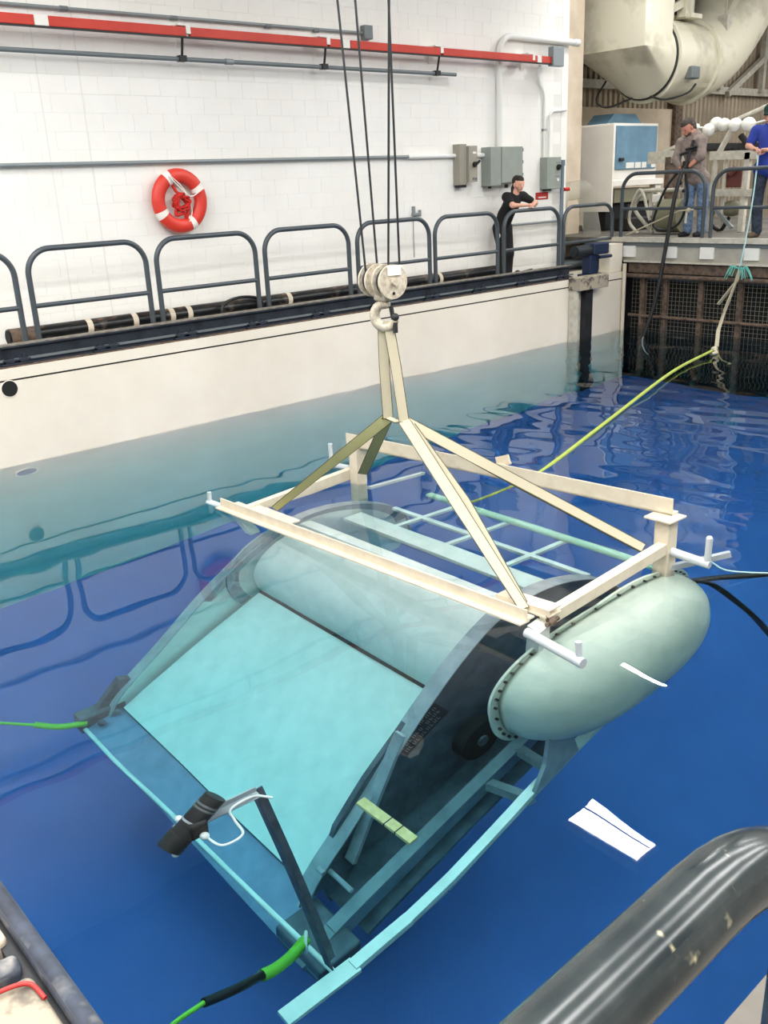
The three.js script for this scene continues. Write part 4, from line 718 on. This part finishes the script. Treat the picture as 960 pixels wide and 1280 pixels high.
{ // gantry frame with a string of floats, hose reel
  const t = thing('gantry_frame', 'cream steel frame holding the string of white balls', 'frame', [16.5, 1.65, -9]);
  const X = 16.5;
  part('top_beam', bar([X, 2.98, -9.45], [X, 2.96, -8.55], 0.1, 0.15), M.gantry, t);
  part('top_beam', bar([X, 3.0, -10.75], [X, 3.0, -9.95], 0.1, 0.22), M.gantry, t);
  part('shelf_beam', bar([X, 2.34, -9.55], [X, 2.32, -8.55], 0.12, 0.12), M.gantry, t);
  part('shelf_beam', bar([X, 2.42, -10.65], [X, 2.4, -9.9], 0.1, 0.07), M.gantry, t);
  part('leg', tube([[X, 1.65, -9.42], [X, 2.7, -9.36], [X, 3.0, -9.3], [X, 3.4, -9.08]], 0.05, 12, 30), M.gantry, t);
  part('leg', bar([X, 1.65, -8.75], [X, 3.0, -8.72], 0.1, 0.1), M.gantry, t);
  part('leg', bar([X, 1.65, -9.15], [X, 3.0, -9.15], 0.05, 0.05), M.gantry, t);
  part('leg', bar([X, 1.65, -10.3], [X, 3.0, -10.3], 0.12, 0.12), M.rust, t);
  part('brace', bar([X - 0.05, 2.2, -9.42], [X - 0.05, 1.72, -8.9], 0.06, 0.06), M.galv, t);
  part('boom', rod([X + 0.5, 3.05, -10.9], [X + 0.5, 3.86, -8.4], 0.045), M.gantry, t);
  part('tank', ball(X + 0.15, 2.05, -9.05, 0.2, 0.8, 0.7, 1.1), M.olive, t);
  part('motor', [rbox(X + 0.05, X + 0.4, 2.42, 2.72, -9.2, -8.85, 0.03), rod([X, 2.65, -9.05], [X, 2.75, -8.95], 0.06)], std(0x6b3a34, 0.6), t);
  part('cable_bundle', [tube([[X + 0.1, 3.3, -8.95], [X + 0.1, 3.1, -8.8], [X + 0.1, 2.98, -8.95], [X + 0.1, 3.05, -9.1]], 0.06, 8, 24), tube([[X, 2.1, -9.3], [X, 1.8, -9.35], [X, 1.68, -9.15], [X, 1.9, -9.0]], 0.035, 8, 30)], M.black, t);
  const B = [[16.5, 3.49, -9.78, 0.06, 'smallest white ball, at the left end of the float string'], [16.45, 3.42, -9.5, 0.115, 'white ball behind the shoulder of the man in grey'], [16.55, 3.52, -9.42, 0.115, 'white ball set back, second in the float string'], [16.5, 3.49, -9.24, 0.115, 'white ball in the middle of the float string'], [16.5, 3.47, -9.02, 0.12, 'white ball right of the middle in the float string'], [16.5, 3.46, -8.77, 0.125, 'largest white ball, beside the man in blue']];
  for (const [x, y, z, r, l] of B) { const b = thing('float_ball', l, 'float', [x, y, z], 'string of white floats'); part('ball', ball(x, y, z, r, 1, 1, 1, 28), M.floatBall, b); part('eye', rod([x, y, z - r * 1.06], [x, y, z - r * 0.9], 0.02), M.white, b); }
  one('float_line', 'pale line threading the white float balls together', 'rope', tube([[16.5, 3.49, -9.85], [16.5, 3.46, -9.5], [16.5, 3.5, -9.3], [16.5, 3.47, -9.02], [16.5, 3.46, -8.77], [16.5, 3.5, -8.5], [16.5, 3.56, -8.2]], 0.018, 8, 60), M.white);
  const r = thing('hose_reel', 'pale frame with an olive drum standing on the platform', 'reel', [15.9, 1.65, -10]);
  part('drum', [rod([15.9, 1.97, -10.05], [15.9, 1.97, -9.55], 0.3, 32)], M.olive, r);
  part('frame', [tube([[15.9, 1.66, -10.2], [15.9, 2.1, -10.62], [15.9, 2.38, -10.42], [15.9, 2.4, -10.2], [15.9, 2.1, -10.1], [15.9, 1.68, -10.25]], 0.035, 10, 60), tube([[15.7, 1.66, -10.4], [15.7, 1.9, -10.6], [15.7, 2.3, -10.5], [15.7, 2.42, -10.35], [15.7, 1.9, -10.15]], 0.03, 10, 50), rod([15.85, 2.42, -10.4], [15.85, 2.42, -9.6], 0.035), bar([15.85, 2.36, -10.3], [15.85, 1.75, -10.05], 0.04, 0.04)], M.gantry, r);
  part('bracket', [rbox(15.8, 15.9, 2.2, 2.35, -10.2, -10.0, 0.02), rod([15.8, 2.1, -10.1], [15.8, 2.35, -10.0], 0.03)], M.white, r);
}

// ---------------------------------------------------------------- people
function field(bones, cell, k = 0.03) {
  const lo = V(1e9, 1e9, 1e9), hi = V(-1e9, -1e9, -1e9);
  const B = bones.map(([a, b, ra, rb]) => { a = A3(a); b = A3(b); const R = Math.max(ra, rb) + k + 2 * cell; for (const p of [a, b]) { lo.min(p.clone().subScalar(R)); hi.max(p.clone().addScalar(R)); } return { a, d: b.clone().sub(a), l2: Math.max(1e-9, b.distanceToSquared(a)), ra, rb }; });
  const size = Math.max(hi.x - lo.x, hi.y - lo.y, hi.z - lo.z), n = Math.min(150, Math.ceil(size / cell) + 4), c = lo.clone().add(hi).multiplyScalar(0.5), half = n / 2, sc = half * cell;
  const mc = new MarchingCubes(n, undefined, false, false, 120000); mc.isolation = 0;
  for (let z = 0; z < n; z++) for (let y = 0; y < n; y++) for (let x = 0; x < n; x++) {
    const px = c.x + (x - half) * cell, py = c.y + (y - half) * cell, pz = c.z + (z - half) * cell;
    let s = 0, best = 1e9;
    for (const q of B) {
      const ax = px - q.a.x, ay = py - q.a.y, az = pz - q.a.z, t = Math.min(1, Math.max(0, (ax * q.d.x + ay * q.d.y + az * q.d.z) / q.l2));
      const dx = ax - q.d.x * t, dy = ay - q.d.y * t, dz = az - q.d.z * t, d = Math.sqrt(dx * dx + dy * dy + dz * dz) - (q.ra + (q.rb - q.ra) * t);
      if (d < best) best = d; s += Math.exp(-Math.min(d, 1) / (k * 0.5));
    }
    mc.field[x + y * n + z * n * n] = -(s > 1e-8 ? -Math.log(s) * k * 0.5 : best);
  }
  mc.update();
  const g = new THREE.BufferGeometry(), m = mc.count, pos = new Float32Array(m * 3), nor = new Float32Array(m * 3);
  for (let i = 0; i < m * 3; i += 3) { pos[i] = c.x + mc.positionArray[i] * sc; pos[i + 1] = c.y + mc.positionArray[i + 1] * sc; pos[i + 2] = c.z + mc.positionArray[i + 2] * sc; }
  nor.set(mc.normalArray.subarray(0, m * 3)); g.setAttribute('position', new THREE.BufferAttribute(pos, 3)); g.setAttribute('normal', new THREE.BufferAttribute(nor, 3));
  return g;
}
function hand(w, dir, palmDown, curl, s = 1) {     // wrist, pointing direction, palm normal
  w = A3(w); const f = A3(dir).normalize(), dn = A3(palmDown).normalize(), side = V(0, 0, 0).crossVectors(f, dn).normalize(), b = [];
  const at = (l, q, h) => w.clone().addScaledVector(f, l * s).addScaledVector(side, q * s).addScaledVector(dn, h * s);
  b.push([w, at(0.05, 0, 0), 0.022 * s, 0.026 * s], [at(0.03, -0.018, 0), at(0.08, -0.022, 0), 0.018 * s, 0.014 * s], [at(0.03, 0.018, 0), at(0.08, 0.022, 0), 0.018 * s, 0.014 * s]);
  const L = [0.068, 0.078, 0.072, 0.056];
  for (let i = 0; i < 4; i++) { const q = -0.03 + i * 0.02, c1 = curl, e1 = at(0.085 + L[i] * 0.45 * Math.cos(c1), q, L[i] * 0.45 * Math.sin(c1)), e2 = at(0.085 + L[i] * (0.45 * Math.cos(c1) + 0.5 * Math.cos(2 * c1)), q * 1.1, L[i] * (0.45 * Math.sin(c1) + 0.5 * Math.sin(2 * c1))); b.push([at(0.078, q, 0), e1, 0.0095 * s, 0.0088 * s], [e1, e2, 0.0088 * s, 0.0075 * s]); }
  const t1 = at(0.06, -0.052, 0.018), t2 = at(0.09, -0.05, 0.034); b.push([at(0.025, -0.02, 0.006), t1, 0.013 * s, 0.011 * s], [t1, t2, 0.011 * s, 0.009 * s]);
  return field(b, 0.004, 0.008);
}
function head(c, look, s = 1) {                     // centre of the skull, facing direction
  c = A3(c); const f = A3(look).normalize(), r = V(0, 0, 0).crossVectors(f, V(0, 1, 0)).normalize(), u = V(0, 0, 0).crossVectors(r, f);
  const at = (x, y, z) => c.clone().addScaledVector(r, x * s).addScaledVector(u, y * s).addScaledVector(f, z * s);
  const b = [[at(0, 0.03, -0.02), at(0, 0.03, 0.02), 0.088 * s, 0.082 * s], [at(0, -0.04, 0.03), at(0, -0.085, 0.055), 0.062 * s, 0.034 * s], [at(-0.035, -0.02, 0.045), at(0.035, -0.02, 0.045), 0.042 * s, 0.042 * s], [at(0, 0.012, 0.092), at(0, -0.028, 0.112), 0.01 * s, 0.017 * s], [at(-0.085, -0.0, 0), at(-0.088, -0.03, 0.005), 0.02 * s, 0.012 * s], [at(0.085, 0, 0), at(0.088, -0.03, 0.005), 0.02 * s, 0.012 * s], [at(-0.02, -0.058, 0.085), at(0.02, -0.058, 0.085), 0.014 * s, 0.014 * s], [at(-0.035, 0.03, 0.075), at(0.035, 0.03, 0.075), 0.018 * s, 0.018 * s], [at(0, -0.09, -0.03), at(0, -0.16, -0.05), 0.055 * s, 0.056 * s]];
  return { geo: field(b, 0.006, 0.014), at };
}
function eyes(at, s, t) {
  part('eyes', [-1, 1].map((q) => { const p = at(0.032 * q, 0.008, 0.083); return ball(p.x, p.y, p.z, 0.013 * s); }), M.hairDark, t);
  const a = at(-0.022, -0.062, 0.098), b = at(0.022, -0.062, 0.098); part('mouth', rod(a, b, 0.005), std(0x8a4a42, 0.6), t);
}
{ // woman in black leaning on the rail
  const t = thing('person', 'woman in a black t-shirt and trousers leaning with folded arms on the far rail', 'person', [12.36, 1.05, -10.72]);
  const H = head([12.35, 2.655, -10.5], [-0.2, -0.2, 0.95], 0.98);
  const J = { neck: [12.34, 2.52, -10.56], chest: [12.34, 2.36, -10.63], belly: [12.33, 2.17, -10.76], hip: [12.33, 2.0, -10.84], sl: [12.19, 2.46, -10.62], sr: [12.5, 2.46, -10.53], el: [12.14, 2.33, -10.44], er: [12.68, 2.345, -10.41], wl: [12.42, 2.32, -10.36], wr: [12.56, 2.325, -10.36], hl: [12.25, 1.96, -10.84], hr: [12.42, 1.96, -10.83], kl: [12.27, 1.55, -10.78], kr: [12.4, 1.55, -10.74], al: [12.31, 1.12, -10.82], ar: [12.41, 1.12, -10.78] };
  const arms = [[J.sl, J.el, 0.048, 0.038], [J.el, J.wl, 0.037, 0.026], [J.sr, J.er, 0.048, 0.038], [J.er, J.wr, 0.036, 0.026]];
  const body = field([[J.neck, J.chest, 0.055, 0.1], [J.chest, J.belly, 0.11, 0.1], [J.belly, J.hip, 0.1, 0.12], [J.sl, J.sr, 0.05, 0.05], ...arms, [J.hl, J.kl, 0.085, 0.055], [J.kl, J.al, 0.055, 0.036], [J.hr, J.kr, 0.085, 0.055], [J.kr, J.ar, 0.055, 0.036], [J.al, [12.36, 1.085, -10.7], 0.036, 0.03], [J.ar, [12.46, 1.085, -10.66], 0.036, 0.03], [[12.345, 2.6, -10.53], J.neck, 0.05, 0.052]], 0.014, 0.03);
  part('body', [body, H.geo, hand(J.wl, [0.9, 0.02, 0.25], [0, -1, 0.1], 0.35), hand(J.wr, [-0.75, 0.02, 0.35], [0, -1, 0.1], 0.5)], M.skin, t);
  part('shirt', field([[J.neck, J.chest, 0.04, 0.125], [J.chest, J.belly, 0.135, 0.125], [J.belly, J.hip, 0.125, 0.14], [J.sl, J.sr, 0.068, 0.068], [J.sl, lerp3(J.sl, J.el, 0.62), 0.07, 0.062], [J.sr, lerp3(J.sr, J.er, 0.62), 0.07, 0.06]], 0.014, 0.035), M.clothBlack, t);
  part('trousers', field([[J.hip, J.hip, 0.14, 0.14], [J.hl, J.kl, 0.11, 0.078], [J.kl, J.al, 0.078, 0.07], [J.hr, J.kr, 0.11, 0.078], [J.kr, J.ar, 0.078, 0.07]], 0.014, 0.03), M.clothBlack, t);
  part('shoe', field([[[12.3, 1.085, -10.84], [12.37, 1.08, -10.68], 0.04, 0.034]], 0.012, 0.01), M.shoe, t);
  part('shoe', field([[[12.4, 1.085, -10.8], [12.47, 1.08, -10.64], 0.04, 0.034]], 0.012, 0.01), M.shoe, t);
  const q = H.at; part('hair', field([[q(0, 0.045, -0.035), q(0, 0.066, 0.018), 0.094, 0.074], [q(-0.074, 0.02, -0.02), q(-0.076, -0.02, -0.02), 0.028, 0.02], [q(0.074, 0.02, -0.02), q(0.076, -0.02, -0.02), 0.028, 0.02], [q(0, 0.0, -0.06), q(0.05, -0.08, -0.06), 0.055, 0.038], [q(0.05, -0.08, -0.06), q(0.1, -0.2, -0.01), 0.036, 0.022]], 0.007, 0.015), M.hairDark, t);
  eyes(q, 0.98, t);
  part('badge', [ball(12.13, 1.85, -10.73, 0.03, 0.8, 1.4, 0.6)], M.white, t);
}
{ // man in the grey hoodie holding the black hose
  const t = thing('person', 'grey-haired man in a grey hoodie and jeans looking down at a black hose', 'person', [15.22, 1.64, -8.95]);
  const H = head([15.1, 3.43, -9.1], [-0.75, -0.5, -0.35], 1.1);
  const J = { neck: [15.15, 3.29, -9.07], chest: [15.18, 3.1, -9.05], belly: [15.2, 2.86, -8.98], hip: [15.23, 2.64, -8.95], sl: [15.17, 3.19, -9.26], sr: [15.13, 3.2, -8.86], el: [15.1, 2.93, -9.3], er: [15.05, 2.97, -8.8], wl: [14.99, 2.78, -9.14], wr: [14.98, 2.82, -8.96], hl: [15.23, 2.6, -9.06], hr: [15.23, 2.6, -8.84], kl: [15.19, 2.2, -9.06], kr: [15.22, 2.2, -8.81], al: [15.24, 1.76, -9.08], ar: [15.27, 1.75, -8.83] };
  const body = field([[J.neck, J.chest, 0.06, 0.12], [J.chest, J.belly, 0.13, 0.12], [J.belly, J.hip, 0.12, 0.13], [J.sl, J.sr, 0.06, 0.06], [J.sl, J.el, 0.055, 0.045], [J.el, J.wl, 0.045, 0.032], [J.sr, J.er, 0.055, 0.045], [J.er, J.wr, 0.045, 0.032], [J.hl, J.kl, 0.09, 0.06], [J.kl, J.al, 0.06, 0.04], [J.hr, J.kr, 0.09, 0.06], [J.kr, J.ar, 0.06, 0.04], [[15.12, 3.36, -9.08], J.neck, 0.06, 0.062]], 0.015, 0.03);
  part('body', [body, H.geo, hand(J.wl, [-0.25, -0.15, 0.75], [-0.5, -0.7, 0.2], 0.8, 1.1), hand(J.wr, [-0.4, -0.35, -0.6], [-0.5, -0.7, -0.2], 0.8, 1.1)], M.skinRuddy, t);
  part('hoodie', field([[J.neck, J.chest, 0.085, 0.16], [J.chest, J.belly, 0.165, 0.15], [J.belly, J.hip, 0.15, 0.15], [J.hl, J.hr, 0.13, 0.13], [J.sl, J.sr, 0.085, 0.085], [J.sl, J.el, 0.085, 0.07], [J.el, lerp3(J.el, J.wl, 0.75), 0.07, 0.05], [J.sr, J.er, 0.09, 0.075], [J.er, lerp3(J.er, J.wr, 0.25), 0.072, 0.06], [[15.24, 3.28, -9.05], [15.22, 3.3, -9.0], 0.08, 0.08]], 0.015, 0.035), M.clothGrey, t);
  part('jeans', field([[J.hip, J.hip, 0.14, 0.14], [J.hl, J.kl, 0.115, 0.085], [J.kl, J.al, 0.085, 0.08], [J.hr, J.kr, 0.115, 0.085], [J.kr, J.ar, 0.085, 0.08]], 0.015, 0.03), M.denim, t);
  part('shoe', field([[[15.25, 1.7, -9.08], [15.08, 1.685, -9.12], 0.05, 0.042]], 0.012, 0.01), M.shoe, t);
  part('shoe', field([[[15.28, 1.7, -8.83], [15.12, 1.685, -8.86], 0.05, 0.042]], 0.012, 0.01), M.shoe, t);
  const q = H.at; part('hair', field([[q(0, 0.05, -0.035), q(0, 0.075, 0.025), 0.1, 0.08], [q(-0.08, 0.03, -0.03), q(-0.085, -0.02, -0.02), 0.03, 0.02], [q(0.08, 0.03, -0.03), q(0.085, -0.02, -0.02), 0.03, 0.02], [q(0, -0.01, -0.09), q(0, -0.06, -0.085), 0.05, 0.04]], 0.008, 0.015), M.hairGrey, t);
  part('beard', field([[q(-0.045, -0.08, 0.05), q(0.045, -0.08, 0.05), 0.034, 0.034], [q(0, -0.1, 0.06), q(0, -0.13, 0.055), 0.04, 0.028]], 0.008, 0.015), M.hairGrey, t);
  eyes(q, 1.1, t);
}
{ // man in the blue shirt at the picture's edge
  const t = thing('person', 'man in a blue polo shirt, jeans and dark cap paying out a pale cord', 'person', [15.25, 1.64, -7.7]);
  const H = head([15.2, 3.53, -7.72], [-0.9, -0.35, 0.1], 1.1);
  const J = { neck: [15.24, 3.39, -7.72], chest: [15.27, 3.2, -7.72], belly: [15.27, 2.98, -7.72], hip: [15.27, 2.76, -7.7], sl: [15.25, 3.3, -7.95], sr: [15.25, 3.3, -7.5], el: [15.16, 3.08, -8.02], er: [15.14, 3.06, -7.42], wl: [15.0, 3.02, -7.84], wr: [14.99, 3.0, -7.6], hl: [15.27, 2.72, -7.82], hr: [15.27, 2.72, -7.58], kl: [15.22, 2.26, -7.83], kr: [15.26, 2.25, -7.56], al: [15.24, 1.76, -7.8], ar: [15.34, 1.75, -7.5] };
  const body = field([[J.neck, J.chest, 0.06, 0.13], [J.chest, J.belly, 0.14, 0.14], [J.belly, J.hip, 0.14, 0.14], [J.sl, J.sr, 0.06, 0.06], [J.sl, J.el, 0.058, 0.048], [J.el, J.wl, 0.048, 0.033], [J.sr, J.er, 0.058, 0.048], [J.er, J.wr, 0.048, 0.033], [J.hl, J.kl, 0.09, 0.06], [J.kl, J.al, 0.06, 0.04], [J.hr, J.kr, 0.09, 0.06], [J.kr, J.ar, 0.06, 0.04], [[15.21, 3.46, -7.72], J.neck, 0.06, 0.062]], 0.015, 0.03);
  part('body', [body, H.geo, hand(J.wl, [-0.3, 0, 0.8], [-0.5, -0.8, 0], 0.9, 1.1), hand(J.wr, [-0.3, 0, -0.8], [-0.5, -0.8, 0], 0.9, 1.1)], M.skin, t);
  part('polo_shirt', field([[J.neck, J.chest, 0.075, 0.165], [J.chest, J.belly, 0.17, 0.17], [J.belly, J.hip, 0.17, 0.165], [J.hl, J.hr, 0.14, 0.14], [J.sl, J.sr, 0.085, 0.085], [J.sl, lerp3(J.sl, J.el, 0.7), 0.085, 0.078], [J.sr, lerp3(J.sr, J.er, 0.7), 0.085, 0.078]], 0.015, 0.035), M.clothBlue, t);
  part('jeans', field([[J.hip, J.hip, 0.145, 0.145], [J.hl, J.kl, 0.12, 0.088], [J.kl, J.al, 0.088, 0.082], [J.hr, J.kr, 0.12, 0.088], [J.kr, J.ar, 0.088, 0.082]], 0.015, 0.03), M.denimDark, t);
  part('shoe', field([[[15.26, 1.7, -7.8], [15.08, 1.685, -7.84], 0.052, 0.044]], 0.012, 0.01), M.shoeBrown, t);
  part('shoe', field([[[15.36, 1.7, -7.5], [15.2, 1.685, -7.5], 0.052, 0.044]], 0.012, 0.01), M.shoeBrown, t);
  const q = H.at; part('cap', field([[q(0, 0.065, -0.03), q(0, 0.08, 0.02), 0.1, 0.088], [q(-0.03, 0.06, 0.1), q(0.03, 0.06, 0.1), 0.022, 0.022], [q(-0.03, 0.05, 0.14), q(0.03, 0.05, 0.14), 0.016, 0.016]], 0.008, 0.015), M.cap, t);
  part('hair', field([[q(-0.07, 0.0, -0.05), q(0.07, 0.0, -0.05), 0.04, 0.04]], 0.008, 0.01), M.hairGrey, t);
  eyes(q, 1.1, t);
  part('shirt_logo', [ball(15.105, 3.22, -7.63, 0.022, 0.5, 0.6, 1.3)], M.white, t);
}

// ---------------------------------------------------------------- near things
{
  const t = thing('guard_rail', 'thick scratched dark grey rail tube in front of the viewer', 'guard rail', [0.3, 1.0, -0.283]);
  const a = -0.63, b = 0.79;
  part('hoop', bentTube([[a, 1.0, -0.283], [a, 2.2, -0.283], [b, 2.2, -0.283], [b, 1.0, -0.283]], 0.23, 0.0325, 40), M.nearRail, t);
  part('mid_rail', rod([a, 1.6, -0.283], [b, 1.6, -0.283], 0.027), M.nearRail, t);
}
{
  const t = thing('gangway', 'weathered dark steel gangway edge reaching out over the near left water', 'gangway', [0.3, 0.8, -1.6]);
  part('edge_tube', [rod([0.499, 0.95, -0.72], [0.499, 0.95, -3.2], 0.027, 24)], M.edgeBlue, t);
  part('side_angle', [section(angleIron(0.05, 0.008), [0.422, 0.874, -0.72], [0.422, 0.874, -3.2])], M.darkSteel, t);
  part('planking', box(-1.2, 0.475, 0.82, 0.872, -3.2, -0.72), M.clutterTan, t);
  part('girder', [box(-1.2, 0.5, 0.6, 0.82, -3.2, -0.72), box(0.44, 0.51, 0.82, 0.93, -3.2, -0.72)], M.darkSteel, t);
  one('block', 'white chipped concrete block on the gangway', 'block', rbox(0.15, 0.462, 0.873, 0.955, -1.95, -1.72, 0.025), M.clutterTan);
  one('block', 'beige block at the far end of the gangway clutter', 'block', rbox(0.2, 0.462, 0.873, 0.955, -2.4, -2.1, 0.02), M.beige);
  one('clamp', 'dark steel bar clamp lying across the gangway', 'clamp', [bar([0.1, 0.92, -2.06], [0.455, 0.92, -2.0], 0.07, 0.08, 0, 0.02)], M.edgeBlue);
  one('cable_loop', 'red and white cable end lying on the chipped block', 'cable', tube([[0.3, 0.962, -1.93], [0.38, 0.97, -1.92], [0.44, 0.965, -1.9], [0.455, 0.955, -1.84]], 0.006, 8, 30), M.signRed);
  one('hose_coil', 'grey hose coil at the near end of the gangway', 'hose', [new THREE.TorusGeometry(0.16, 0.025, 12, 40).rotateX(Math.PI / 2).translate(0.24, 0.9, -1.5), new THREE.TorusGeometry(0.15, 0.025, 12, 40).rotateX(Math.PI / 2).translate(0.24, 0.945, -1.5)], M.greyPipe);
}
renderer.render(scene, camera);
